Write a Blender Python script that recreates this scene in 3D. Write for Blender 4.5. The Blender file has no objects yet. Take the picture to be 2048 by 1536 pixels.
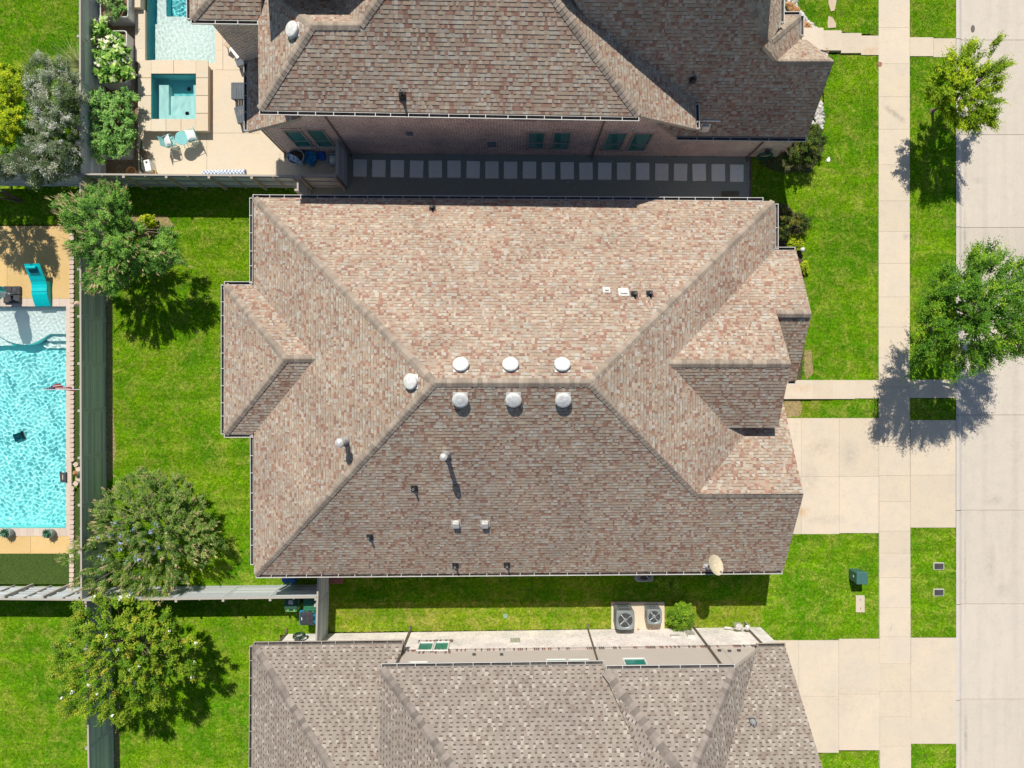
import bpy, math, random
import numpy as np
from mathutils import Vector, Matrix
from mathutils.geometry import tessellate_polygon
random.seed(7); rng = np.random.default_rng(7)
R = math.radians
PI = math.pi
scene = bpy.context.scene
COL = scene.collection
H = 32.0                      # camera height above the lawn
F = 25.0 / 36.0 * 2048.0      # focal length in photo pixels
V3 = Vector
def P(px, py, h=0.0):
    k = (H - h) / F
    return Vector(((px - 1024) * k, (768 - py) * k, h))
def PP(pts, h=0.0): return [P(x, y, h) for x, y in pts]
CAM = Vector((0, 0, H))
def plane3(a, b, c):
    n = (b - a).cross(c - a).normalized()
    if n.z < 0: n = -n
    return (n, n.dot(a))
def on(px, py, pl):
    d = P(px, py, 0) - CAM
    n, c = pl
    t = (c - n.dot(CAM)) / n.dot(d)
    return CAM + d * t
def zat(x, y, pl):
    n, c = pl
    return (c - n.x * x - n.y * y) / n.z
# ------------------------------------------------------------------ mesh builder
class MB:
    def __init__(s): s.v = []; s.f = []; s.m = []; s.t = []
    def vs(s, pts):
        i = len(s.v); s.v.extend([tuple(p) for p in pts]); return i
    def face(s, idx, m=0, t=0.0): s.f.append(tuple(idx)); s.m.append(m); s.t.append(t)
    def poly(s, pts, m=0, t=0.0):
        i = s.vs(pts); s.face(range(i, i + len(pts)), m, t)
    def prism(s, pts, dz, m=0, t=0.0, ms=None):
        """polygon (3D, ccw from above) as the top, extruded down by dz; sides closed"""
        ms = m if ms is None else ms
        n = len(pts); a = s.vs(pts); b = s.vs([(p[0], p[1], p[2] - dz) for p in pts])
        s.face(range(a, a + n), m, t); s.face(range(b + n - 1, b - 1, -1), ms, t)
        for k in range(n):
            l = (k + 1) % n; s.face((a + k, b + k, b + l, a + l), ms, t)
    def box(s, c, d, rz=0.0, m=0, t=0.0, mat=None, bev=0.0, taper=1.0):
        dx, dy, dz = d[0] / 2, d[1] / 2, d[2] / 2
        M = Matrix.Translation(Vector(c)) @ (mat if mat is not None else Matrix.Rotation(rz, 4, 'Z'))
        if bev <= 0:
            P8 = [(-dx, -dy, -dz), (dx, -dy, -dz), (dx, dy, -dz), (-dx, dy, -dz), (-dx * taper, -dy * taper, dz), (dx * taper, -dy * taper, dz), (dx * taper, dy * taper, dz), (-dx * taper, dy * taper, dz)]
            i = s.vs([M @ Vector(p) for p in P8])
            for q in ((3, 2, 1, 0), (4, 5, 6, 7), (0, 1, 5, 4), (1, 2, 6, 5), (2, 3, 7, 6), (3, 0, 4, 7)): s.face([i + k for k in q], m, t)
        else:
            s.rbox(M, dx, dy, dz, bev, m, t)
    def rbox(s, M, dx, dy, dz, b, m=0, t=0.0, seg=3, topb=None, k=1.0):
        """box with rounded vertical corners and chamfered top/bottom; k tapers the bottom"""
        tb = b * .5 if topb is None else topb
        def ring(z, ins, sc=1.0):
            o = []
            for cx, cy, a0 in ((1, 1, 0), (-1, 1, 90), (-1, -1, 180), (1, -1, 270)):
                for q in range(seg + 1):
                    a = R(a0 + 90 * q / seg)
                    o.append(M @ Vector(((cx * (dx - b) + math.cos(a) * (b - ins)) * sc, (cy * (dy - b) + math.sin(a) * (b - ins)) * sc, z)))
            return o
        rings = [ring(-dz, 0, k), ring(dz - tb, 0), ring(dz, min(tb, b * .9))]
        ids = [s.vs(r) for r in rings]; n = len(rings[0])
        for a, c in zip(ids, ids[1:]):
            for q in range(n):
                l = (q + 1) % n; s.face((a + q, a + l, c + l, c + q), m, t)
        s.face(range(ids[-1], ids[-1] + n), m, t); s.face(range(ids[0] + n - 1, ids[0] - 1, -1), m, t)
    def tube(s, pts, r, n=6, m=0, t=0.0, cap=True):
        pts = [Vector(p) for p in pts]; rr = r if isinstance(r, (list, tuple)) else [r] * len(pts)
        ids = []; up = None
        for k, p in enumerate(pts):
            d = (pts[min(k + 1, len(pts) - 1)] - pts[max(k - 1, 0)])
            d = d.normalized() if d.length > 1e-9 else Vector((0, 0, 1))
            if up is None: up = Vector((0, 0, 1)) if abs(d.z) < .9 else Vector((1, 0, 0))
            x = d.cross(up)
            if x.length < 1e-6: x = d.cross(Vector((1, 0, 0)))
            x.normalize(); y = d.cross(x).normalized(); up = -y if False else up
            ids.append(s.vs([p + (x * math.cos(2 * PI * q / n) + y * math.sin(2 * PI * q / n)) * rr[k] for q in range(n)]))
        for a, c in zip(ids, ids[1:]):
            for q in range(n):
                l = (q + 1) % n; s.face((a + q, c + q, c + l, a + l), m, t)
        if cap:
            s.face(range(ids[0], ids[0] + n), m, t); s.face(range(ids[-1] + n - 1, ids[-1] - 1, -1), m, t)
    def lathe(s, c, prof, n=20, m=0, t=0.0, M=None, sx=1.0, sy=1.0, capb=True, capt=True):
        """prof: (radius, z) from bottom to top about the vertical axis at c"""
        M = Matrix.Translation(Vector(c)) @ (M if M is not None else Matrix.Identity(4)); ids = []
        for r, z in prof:
            ids.append(s.vs([M @ Vector((r * sx * math.cos(2 * PI * q / n), r * sy * math.sin(2 * PI * q / n), z)) for q in range(n)]))
        for a, b in zip(ids, ids[1:]):
            for q in range(n):
                l = (q + 1) % n; s.face((a + q, a + l, b + l, b + q), m, t)
        if capb: s.face(range(ids[0] + n - 1, ids[0] - 1, -1), m, t)
        if capt: s.face(range(ids[-1], ids[-1] + n), m, t)
    def build(s, name, mats, parent=None, smooth=False, loc=None):
        me = bpy.data.meshes.new(name)
        off = Vector((0, 0, 0))
        if parent is not None: off = parent.matrix_world.translation if False else ABS[parent.name]
        elif loc is not None: off = Vector(loc)
        vs = [(v[0] - off.x, v[1] - off.y, v[2] - off.z) for v in s.v]
        me.from_pydata(vs, [], s.f)
        for m in (mats if isinstance(mats, (list, tuple)) else [mats]): me.materials.append(m)
        if s.f:
            me.polygons.foreach_set('material_index', s.m)
            at = me.attributes.new('tone', 'FLOAT', 'FACE'); at.data.foreach_set('value', s.t)
            if smooth: me.polygons.foreach_set('use_smooth', [True] * len(s.f))
        me.update()
        o = bpy.data.objects.new(name, me); COL.objects.link(o)
        ABS[o.name] = off.copy()
        if parent is not None: o.parent = parent
        elif loc is not None: o.location = off
        return o
ABS = {}
def thing(name, label, cat, loc=(0, 0, 0), group=None):
    o = bpy.data.objects.new(name, None); COL.objects.link(o); o.location = loc
    o.empty_display_size = .2
    ABS[o.name] = Vector(loc)
    o['label'] = label; o['category'] = cat
    if group: o['group'] = group
    return o
def tag(o, label, cat, group=None):
    o['label'] = label; o['category'] = cat
    if group: o['group'] = group
    return o
def struct(o): o['kind'] = 'structure'; return o
def stuff(o, label=None): o['kind'] = 'stuff'; return o
def dup(root, loc, rz, label=None, group=None, scale=None):
    r = root.copy(); COL.objects.link(r); r.location = loc; r.rotation_euler = (0, 0, rz); ABS[r.name] = Vector(loc)
    if scale: r.scale = (scale,) * 3
    if label: r['label'] = label
    if group: r['group'] = group
    for ch in list(root.children):
        c = ch.copy(); COL.objects.link(c); c.parent = r
        for g in list(ch.children):
            d = g.copy(); COL.objects.link(d); d.parent = c
    return r
def smooth_by_angle(o, ang=40):
    me = o.data
    me.polygons.foreach_set('use_smooth', [True] * len(me.polygons))
    try: me.set_sharp_from_angle(angle=R(ang))
    except Exception: pass
    return o
# ------------------------------------------------------------------ materials
def srgb(r, g, b):
    f = lambda c: ((c / 255 + .055) / 1.055) ** 2.4 if c / 255 > .04045 else c / 255 / 12.92
    return (f(r), f(g), f(b), 1)
class NT:
    def __init__(s, name):
        s.mat = bpy.data.materials.new(name); s.mat.use_nodes = True
        s.n = s.mat.node_tree.nodes; s.l = s.mat.node_tree.links; s.n.clear()
        s.out = s.n.new('ShaderNodeOutputMaterial')
        s._pos = None
    def new(s, t, **k):
        o = s.n.new(t)
        for a, b in k.items(): setattr(o, a, b)
        return o
    def link(s, a, b): s.l.new(a, b)
    def pos(s):
        if s._pos is None: s._pos = s.new('ShaderNodeTexCoord').outputs['Object']
        return s._pos
    def map(s, scale=(1, 1, 1), rot=(0, 0, 0)):
        m = s.new('ShaderNodeMapping'); s.link(s.pos(), m.inputs[0]); m.inputs['Scale'].default_value = scale; m.inputs['Rotation'].default_value = rot
        return m.outputs[0]
    def noise(s, scale, detail=3, rough=.55, vec=None, dist=0):
        o = s.new('ShaderNodeTexNoise'); o.inputs['Scale'].default_value = scale; o.inputs['Detail'].default_value = detail
        o.inputs['Roughness'].default_value = rough; o.inputs['Distortion'].default_value = dist
        s.link(vec if vec is not None else s.pos(), o.inputs['Vector']); return o.outputs[0]
    def rng(s, v, a, b, c=0., d=1.):
        o = s.new('ShaderNodeMapRange'); s.link(v, o.inputs[0])
        for k, x in zip((1, 2, 3, 4), (a, b, c, d)): o.inputs[k].default_value = x
        return o.outputs[0]
    def math(s, op, a, b=0.):
        o = s.new('ShaderNodeMath', operation=op)
        for k, x in enumerate((a, b)):
            if isinstance(x, (int, float)): o.inputs[k].default_value = x
            else: s.link(x, o.inputs[k])
        return o.outputs[0]
    def mix(s, f, a, b, mode='MIX'):
        o = s.new('ShaderNodeMix', data_type='RGBA', blend_type=mode)
        for k, x in ((0, f), (6, a), (7, b)):
            if isinstance(x, (int, float)): o.inputs[k].default_value = x
            elif isinstance(x, tuple): o.inputs[k].default_value = x
            else: s.link(x, o.inputs[k])
        return o.outputs[2]
    def ramp(s, v, stops, interp='LINEAR'):
        o = s.new('ShaderNodeValToRGB'); s.link(v, o.inputs[0]); e = o.color_ramp.elements; o.color_ramp.interpolation = interp
        while len(e) < len(stops): e.new(0.5)
        for k, (p, c) in enumerate(stops): e[k].position = p; e[k].color = c
        return o.outputs[0]
    def tone(s): return s.new('ShaderNodeAttribute', attribute_name='tone').outputs['Fac']
    def bump(s, h, strength=.3, dist=.02):
        o = s.new('ShaderNodeBump'); o.inputs['Strength'].default_value = strength; o.inputs['Distance'].default_value = dist
        s.link(h, o.inputs['Height']); return o.outputs[0]
    def bsdf(s, col, rough=.8, normal=None, metal=0., spec=.5, trans=0.):
        b = s.new('ShaderNodeBsdfPrincipled')
        if isinstance(col, tuple): b.inputs['Base Color'].default_value = col
        else: s.link(col, b.inputs['Base Color'])
        if isinstance(rough, (int, float)): b.inputs['Roughness'].default_value = rough
        else: s.link(rough, b.inputs['Roughness'])
        b.inputs['Metallic'].default_value = metal; b.inputs['Specular IOR Level'].default_value = spec
        if normal is not None: s.link(normal, b.inputs['Normal'])
        s.last = b
        s.link(b.outputs[0], s.out.inputs[0]); return s.mat
def C(r, g, b): return (r, g, b, 1)
def simple(name, col, rough=.7, var=.18, vs=4., bump=0., bs=30., metal=0., spec=.4, tone=0.):
    n = NT(name); c = col
    d = tuple(x * (1 - var) for x in col[:3]) + (1,); e = tuple(min(1, x * (1 + var)) for x in col[:3]) + (1,)
    c = n.mix(n.rng(n.noise(vs, 5), .3, .7), d, e)
    if tone:
        t = n.tone(); c = n.mix(1.0, c, n.ramp(t, [(0, C(1 - tone, 1 - tone, 1 - tone)), (1, C(1 + tone, 1 + tone, 1 + tone))]), 'MULTIPLY')
    nm = n.bump(n.noise(bs, 3), bump) if bump else None
    return n.bsdf(c, rough, nm, metal, spec)
# ------------------------------------------------------------------ material library
def shingle_mat(name, pal, wear=.12):
    n = NT(name); t = n.tone()
    c = n.ramp(t, pal, 'CONSTANT')
    g = n.noise(160, 3, .7)
    c = n.mix(1.0, c, n.ramp(g, [(.25, C(.72, .72, .72)), (.75, C(1.25, 1.25, 1.25))]), 'MULTIPLY')
    w = n.noise(.55, 4, .6)
    c = n.mix(1.0, c, n.ramp(w, [(.3, C(1 - wear, 1 - wear, 1 - wear)), (.7, C(1 + wear, 1 + wear * .9, 1 + wear * .7))]), 'MULTIPLY')
    return n.bsdf(c, .95, n.bump(g, .06, .004), spec=.12)
def stops(cols):
    k = len(cols); return [(i / k, c) for i, c in enumerate(cols)]
RED, RED2, RED3 = C(0.304, 0.175, 0.132), C(0.343, 0.212, 0.160), C(0.276, 0.170, 0.132)
PINK, TAN, TAN2, CRM = C(0.377, 0.277, 0.220), C(0.408, 0.328, 0.252), C(0.377, 0.292, 0.223), C(0.471, 0.392, 0.306)
GRY, GRY2, GRY3 = C(0.408, 0.371, 0.314), C(0.458, 0.422, 0.369), C(0.367, 0.308, 0.255)
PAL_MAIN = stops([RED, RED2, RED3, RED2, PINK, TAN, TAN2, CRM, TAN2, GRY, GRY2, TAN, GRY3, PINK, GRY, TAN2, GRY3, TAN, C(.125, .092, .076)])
LG = [C(0.286, 0.248, 0.212), C(0.305, 0.265, 0.228), C(0.270, 0.234, 0.202), C(0.324, 0.286, 0.249), C(0.294, 0.253, 0.218), C(0.247, 0.200, 0.171), C(0.390, 0.352, 0.310), C(0.420, 0.381, 0.333), C(0.367, 0.328, 0.286)]
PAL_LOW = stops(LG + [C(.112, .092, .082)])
M = {}
M['shingle'] = shingle_mat('blended_shingles', PAL_MAIN)
M['shingle_grey'] = shingle_mat('grey_shingles', PAL_LOW, .07)
M['cap'] = simple('cap_shingles', C(.33, .272, .218), .9, .12, 6, .4, 120, spec=.25, tone=.22)
M['cap_grey'] = simple('cap_shingles_grey', C(.25, .215, .188), .9, .12, 6, .4, 120, spec=.25, tone=.30)
M['trim'] = simple('painted_trim', C(.42, .38, .33), .6, .08)
M['white'] = simple('white_paint', C(.78, .77, .74), .45, .05)
M['gutter'] = simple('gutter_metal', C(.66, .65, .62), .4, .06)
M['trough'] = simple('gutter_inside', C(.11, .10, .095), .8, .5, 6)
M['gutter_tan'] = simple('gutter_tan', C(.50, .44, .37), .45, .06)
M['down'] = simple('brown_downspout', C(.14, .105, .085), .5, .15)
M['down_dk'] = simple('grey_brown_downspout', C(.20, .165, .145), .5, .15)
M['vent'] = simple('vent_metal', C(.68, .68, .66), .4, .2, 9, spec=.5)
M['flue'] = simple('galvanised_flue', C(.62, .60, .56), .4, .2, 8, metal=.35)
M['black'] = simple('black_plastic', C(.018, .018, .02), .55, .3, 8)
M['dark'] = simple('dark_grey', C(.06, .06, .065), .55, .3, 8)
M['grey'] = simple('grey_metal', C(.33, .35, .36), .45, .15, 6)
M['glass'] = NT('window_glass').bsdf(C(.03, .23, .19), .08, spec=.6)
def brick_mat(name, c1, c2, mort, scale, tint=None, tintamt=0., msize=.012):
    n = NT(name); tc = n.new('ShaderNodeUVMap') if False else None
    geo = n.new('ShaderNodeNewGeometry'); sx = n.new('ShaderNodeSeparateXYZ'); n.link(n.pos(), sx.inputs[0])
    nx = n.new('ShaderNodeSeparateXYZ'); n.link(geo.outputs['Normal'], nx.inputs[0])
    f = n.math('GREATER_THAN', n.math('ABSOLUTE', nx.outputs[0]), .7)
    u = n.new('ShaderNodeMix', data_type='FLOAT'); n.link(f, u.inputs[0]); n.link(sx.outputs[0], u.inputs[2]); n.link(sx.outputs[1], u.inputs[3])
    cb = n.new('ShaderNodeCombineXYZ'); n.link(u.outputs[0], cb.inputs[0]); n.link(sx.outputs[2], cb.inputs[1])
    b = n.new('ShaderNodeTexBrick'); n.link(cb.outputs[0], b.inputs[0])
    b.inputs['Color1'].default_value = c1; b.inputs['Color2'].default_value = c2; b.inputs['Mortar'].default_value = mort
    b.inputs['Scale'].default_value = 1; b.inputs['Mortar Size'].default_value = msize; b.inputs['Brick Width'].default_value = scale; b.inputs['Row Height'].default_value = scale * .37
    b.inputs['Bias'].default_value = 0
    c = b.outputs[0]
    if tint: c = n.mix(n.rng(n.noise(9, 3, .8), .5, .62, 0, tintamt), c, tint)
    c = n.mix(1.0, c, n.ramp(n.noise(1.1, 4), [(.3, C(.8, .8, .82)), (.7, C(1.15, 1.12, 1.1))]), 'MULTIPLY')
    return n.bsdf(c, .9, n.bump(b.outputs[1], -.4, .01), spec=.2)
M['brick'] = brick_mat('red_brown_brick', C(.54, .25, .175), C(.64, .34, .25), C(.94, .88, .80), .24, C(.26, .26, .32), .6, .020)
M['brick_pale'] = brick_mat('whitewashed_brick', C(.78, .73, .70), C(.86, .82, .79), C(.92, .90, .88), .22, C(.50, .36, .32), .45, .02)
def lap_mat():
    n = NT('lap_siding'); s = n.new('ShaderNodeSeparateXYZ'); n.link(n.pos(), s.inputs[0])
    w = n.math('FRACT', n.math('MULTIPLY', s.outputs[2], 5.5))
    c = n.mix(n.rng(w, .0, .1), C(.40, .365, .33), C(.62, .56, .505))
    return n.bsdf(n.mix(n.rng(n.noise(2, 3), .3, .7, 0, .12), c, C(.44, .40, .36)), .7, n.bump(w, .4, .02))
M['siding'] = lap_mat()
# ground materials --------------------------------------------------------
def grass_mat(name, base, lush, dry, blades=False):
    n = NT(name)
    big = n.noise(.42, 4, .62, None, .6); mid = n.noise(1.7, 4, .65, n.map((1, 1, 1), (0, 0, .7)), 1.0); fine = n.noise(26, 3, .7)
    c = n.mix(n.rng(big, .40, .62), base, lush)
    c = n.mix(n.rng(mid, .46, .70, 0, .8), c, dry)
    c = n.mix(1., c, n.ramp(n.noise(1.0, 3, .6, n.map((.22, 2.3, 1), (0, 0, .12))), [(.35, C(.84, .86, .8)), (.65, C(1.14, 1.12, 1.1))]), 'MULTIPLY')
    c = n.mix(n.rng(n.noise(5.0, 4, .7), .56, .76, 0, .6), c, dry)
    c = n.mix(n.rng(n.noise(3.2, 4, .7, n.map((1, 1, 1), (0, 0, 2.1))), .52, .72, 0, .7), c, tuple(x * .55 for x in base[:3]) + (1,))
    if blades:
        t = n.tone(); c = n.mix(1., c, n.ramp(t, [(0, C(.60, .68, .5)), (.8, C(1.12, 1.1, 1.)), (1, C(2.0, 1.7, 2.4))]), 'MULTIPLY')
        c = n.mix(1., c, n.ramp(n.noise(8.5, 3, .7), [(.32, C(.50, .60, .45)), (.68, C(1.4, 1.28, 1.1))]), 'MULTIPLY')
        b = n.bsdf(c, .65, None, spec=.25); d = n.last
        tr = n.new('ShaderNodeBsdfTranslucent'); n.link(c, tr.inputs[0]); mx = n.new('ShaderNodeMixShader'); mx.inputs[0].default_value = .16
        n.link(d.outputs[0], mx.inputs[1]); n.link(tr.outputs[0], mx.inputs[2]); n.link(mx.outputs[0], n.out.inputs[0]); return n.mat
    c = n.mix(1., c, n.ramp(n.noise(8.5, 3, .7), [(.32, C(.56, .64, .5)), (.68, C(1.38, 1.26, 1.1))]), 'MULTIPLY')
    c = n.mix(1., c, n.ramp(fine, [(.3, C(.34, .36, .3)), (.7, C(.66, .66, .6))]), 'MULTIPLY')
    return n.bsdf(c, .95, n.bump(fine, .9, .03), spec=.1)
GB, GL, GD = C(.30, .58, .010), C(.165, .46, .007), C(.60, .66, .15)
M['grass'] = grass_mat('lawn_soil', GB, GL, GD); M['blade'] = grass_mat('lawn_blades', GB, GL, GD, True)
DB, DL, DD = C(.36, .52, .03), C(.24, .47, .015), C(.68, .62, .22)
M['grass_dry'] = grass_mat('dry_lawn_soil', DB, DL, DD); M['blade_dry'] = grass_mat('dry_lawn_blades', DB, DL, DD, True)
M['turf'] = simple('artificial_turf', C(.055, .10, .012), .8, .2, 12, .8, 90)
def conc(name, col, warm, joints=0., stain=.3, streak=0., spots=(), tv=.05):
    n = NT(name); t = n.tone()
    c = n.mix(n.rng(n.noise(.8, 5, .65), .35, .7), col, warm)
    c = n.mix(n.rng(n.noise(9, 5, .75), .48, .76, 0, .36), c, tuple(x * .80 for x in col[:3]) + (1,))
    c = n.mix(n.rng(n.noise(2.3, 6, .7), .50, .74, 0, stain), c, tuple(x * .74 for x in col[:3]) + (1,))
    if streak: c = n.mix(n.rng(n.noise(1.0, 5, .7, n.map((1.6, .10, 1))), .48, .75, 0, streak), c, tuple(x * .70 for x in col[:3]) + (1,))
    for (px, py, rx, ry, ang, sc, amt) in spots:       # stains with a shape of their own
        m = n.new('ShaderNodeMapping'); m.vector_type = 'TEXTURE'; n.link(n.pos(), m.inputs[0]); p = P(px, py, 0); m.inputs['Location'].default_value = (p.x, p.y, 0); m.inputs['Rotation'].default_value = (0, 0, ang); m.inputs['Scale'].default_value = (rx, ry, 1)
        d = n.new('ShaderNodeVectorMath', operation='LENGTH'); x = n.new('ShaderNodeVectorMath', operation='MULTIPLY'); n.link(m.outputs[0], x.inputs[0]); x.inputs[1].default_value = (1, 1, 0); n.link(x.outputs[0], d.inputs[0])
        f = n.math('MULTIPLY', n.rng(d.outputs['Value'], .2, 1., min(1., amt * 1.6), 0), n.rng(n.noise(6, 5, .7), .3, .65)); c = n.mix(f, c, sc)
    c = n.mix(1., c, n.ramp(n.noise(75, 4, .75), [(.3, C(.82, .82, .82)), (.7, C(1.12, 1.12, 1.12))]), 'MULTIPLY')
    c = n.mix(1., c, n.ramp(t, [(0, C(1 - tv, 1 - tv, 1 - tv * 1.2)), (1, C(1 + tv, 1 + tv, 1 + tv * 1.3))]), 'MULTIPLY')
    return n.bsdf(c, .9, n.bump(n.noise(120, 3), .25, .006), spec=.2)
RUST, GRIME = C(.55, .33, .14), C(.30, .27, .24)
M['conc'] = conc('warm_concrete', C(.62, .545, .44), C(.68, .575, .435), spots=((1603, 1024, .5, .25, .2, RUST, .5), (1738, 104, .6, .25, .3, RUST, .35), (1788, 228, .75, .18, -.65, GRIME, .6), (1812, 474, .2, .2, 0, GRIME, .4), (1640, 895, .9, .5, .3, GRIME, .25), (1700, 910, .5, .8, 0, GRIME, .22), (1620, 960, .5, .9, 0, GRIME, .2), (1650, 1040, 1.2, .3, 0, GRIME, .2), (1781, 1258, .05, .2, -.3, GRIME, .7), (1600, 775, .8, .25, 0, RUST, .3), (1690, 1400, 1.2, 1., 0, GRIME, .15)))
M['road'] = conc('road_concrete', C(.57, .515, .44), C(.60, .54, .455), stain=.30, streak=.30, spots=((1990, 1000, .5, .3, 0, GRIME, .3), (1985, 1130, .3, 1.2, 0, GRIME, .25), (1932, 520, .10, 3.0, 0, GRIME, .55), (1933, 300, .12, 2.5, 0, GRIME, .35), (1933, 1150, .09, 2.6, 0, GRIME, .35), (1934, 1480, .12, 1.6, 0, GRIME, .45), (1972, 700, .22, 14., 0, GRIME, .16), (2034, 800, .25, 15., 0, GRIME, .18), (2010, 1180, .5, .35, .4, GRIME, .25), (1960, 360, .35, .2, 0, GRIME, .25)))
M['kerb'] = conc('kerb_concrete', C(.57, .525, .47), C(.60, .55, .485), stain=.4, streak=.3)
M['patio'] = conc('patio_concrete', C(.66, .575, .455), C(.69, .58, .43), stain=.2)
M['deck'] = conc('stained_deck', C(.64, .445, .19), C(.68, .48, .23), stain=.25)
M['coping'] = conc('coping_stone', C(.60, .50, .42), C(.63, .53, .44))
M['travert'] = conc('travertine', C(.66, .585, .465), C(.68, .56, .40), stain=.2)
M['stone'] = conc('stepping_stone_concrete', C(.86, .93, .87), C(.90, .92, .84))
M['flag'] = conc('flagstone', C(.62, .45, .30), C(.60, .50, .40))
M['joint'] = simple('joint_filler', C(.36, .30, .23), .9, .3, 6)
M['soil'] = simple('bare_soil', C(.22, .155, .095), .95, .35, 7, .8, 40)
M['mulch'] = simple('dark_mulch', C(.085, .06, .045), .95, .5, 25, 1., 35)
M['dgravel'] = simple('dark_gravel', C(.29, .33, .29), .9, .5, 60, 1., 60)
M['boulder'] = simple('rust_rock', C(.45, .24, .10), .85, .4, 5, .6, 12)
M['pebble'] = simple('white_pebble', C(.50, .48, .45), .7, .2, 5, tone=.35)
def fence_mat(name, a, b):
    n = NT(name); g = n.noise(5, 5, .65, n.map((9, 9, .7)))
    c = n.mix(n.rng(g, .3, .7), a, b)
    c = n.mix(1., c, n.ramp(n.tone(), [(0, C(.76, .76, .76)), (1, C(1.18, 1.18, 1.16))]), 'MULTIPLY')
    return n.bsdf(c, .85, n.bump(g, .3, .01), spec=.2)
M['fence'] = fence_mat('weathered_boards', C(.475, .51, .545), C(.605, .635, .65))
M['fence_post'] = fence_mat('fence_posts', C(.50, .46, .40), C(.60, .55, .48))
# ------------------------------------------------------------------ shingled roofs
def clip_half(poly, ax, val, keep_ge):
    out = []; n = len(poly)
    for i in range(n):
        a, b = poly[i], poly[(i + 1) % n]
        da, db = a[ax] - val, b[ax] - val
        if not keep_ge: da, db = -da, -db
        if da >= 0: out.append(a)
        if (da >= 0) != (db >= 0):
            t = da / (da - db); out.append((a[0] + (b[0] - a[0]) * t, a[1] + (b[1] - a[1]) * t))
    return out
def area2(p):
    s = 0
    for i in range(len(p)):
        a, b = p[i], p[(i + 1) % len(p)]; s += a[0] * b[1] - a[1] * b[0]
    return s / 2
def shingles(mb, pts, pl, seed, style='main'):
    """lays courses of separate overlapping tabs over the roof plane pl inside the polygon pts"""
    EXPO = .136 if style == 'main' else .146
    nrm = pl[0]; U = Vector((0, 0, 1)).cross(nrm).normalized(); W = nrm.cross(U).normalized()
    if W.z < 0: W = -W; U = -U
    O = nrm * pl[1]
    q = [((p - O).dot(U), (p - O).dot(W)) for p in pts]
    if area2(q) < 0: q = q[::-1]
    v0 = min(p[1] for p in q); v1 = max(p[1] for p in q)
    r0 = int(math.floor(v0 / EXPO)); r1 = int(math.ceil(v1 / EXPO))
    u0 = min(p[0] for p in q); u1 = max(p[0] for p in q)
    prevteeth = None
    lays = {}
    def layout(r):
        rr = random.Random(seed * 7919 + r * 31); u = u0 - rr.random() * .3; L = []; tooth = rr.random() < .5
        while u < u1:
            if style == 'main':
                w = rr.choice((.06, .08, .10, .125, .16)) * rr.uniform(.85, 1.15)
                tooth = rr.random() < .64
                tn = rr.uniform(.21, .945) if tooth else (rr.uniform(0, .23) if rr.random() < .58 else rr.uniform(.25, .94))
            else:
                tooth = not tooth
                w = (rr.uniform(.09, .15) if tooth else rr.uniform(.10, .19))
                tn = rr.uniform(.0, .58) if not tooth else rr.choice((rr.uniform(.0, .55), rr.uniform(.3, .89)))
            L.append((u, u + w, tooth, tn)); u += w
        return L
    for r in range(r0, r1 + 2): lays[r] = layout(r)
    def em(poly, d0, slope_v, vb, tone, th):
        # th: height of the lower edge over the deck
        if len(poly) < 3 or abs(area2(poly)) < 1e-4: return
        top = []
        for (u, v) in poly:
            h = .004 + th * max(0., 1 - (v - vb) / (EXPO * 1.15))
            top.append(O + U * u + W * v + nrm * h)
        i = mb.vs(top); n = len(top); mb.face(range(i, i + n), 0, tone)
        j = mb.vs([O + U * u + W * v - nrm * .004 for (u, v) in poly])
        for k in range(n):
            l = (k + 1) % n
            if min(poly[k][1], poly[l][1]) > vb + EXPO * .9: continue
            mb.face((i + k, j + k, j + l, i + l), 0, tone)
    for r in range(r0, r1 + 1):
        vb = r * EXPO
        row = clip_half(clip_half(q, 1, vb, True), 1, vb + EXPO, False)
        if len(row) < 3: continue
        ru0 = min(p[0] for p in row); ru1 = max(p[0] for p in row)
        for (a, b, tooth, tn) in lays[r]:
            if b <= ru0 or a >= ru1: continue
            pc = clip_half(clip_half(row, 0, a, True), 0, b, False)
            em(pc, 0, 0, vb, tn, .0135 if tooth else .007)
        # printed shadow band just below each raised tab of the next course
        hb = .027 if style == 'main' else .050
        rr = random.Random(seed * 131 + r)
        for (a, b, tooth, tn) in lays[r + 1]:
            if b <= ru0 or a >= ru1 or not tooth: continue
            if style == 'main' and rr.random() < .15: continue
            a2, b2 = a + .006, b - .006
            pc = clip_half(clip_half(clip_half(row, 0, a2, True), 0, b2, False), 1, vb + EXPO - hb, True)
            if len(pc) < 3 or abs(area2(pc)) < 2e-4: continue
            mb.poly([O + U * u + W * v + nrm * (.007 + .0135 * max(0, 1 - (v - vb) / (EXPO * 1.15)) ) for (u, v) in pc], 0, .97)
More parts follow.
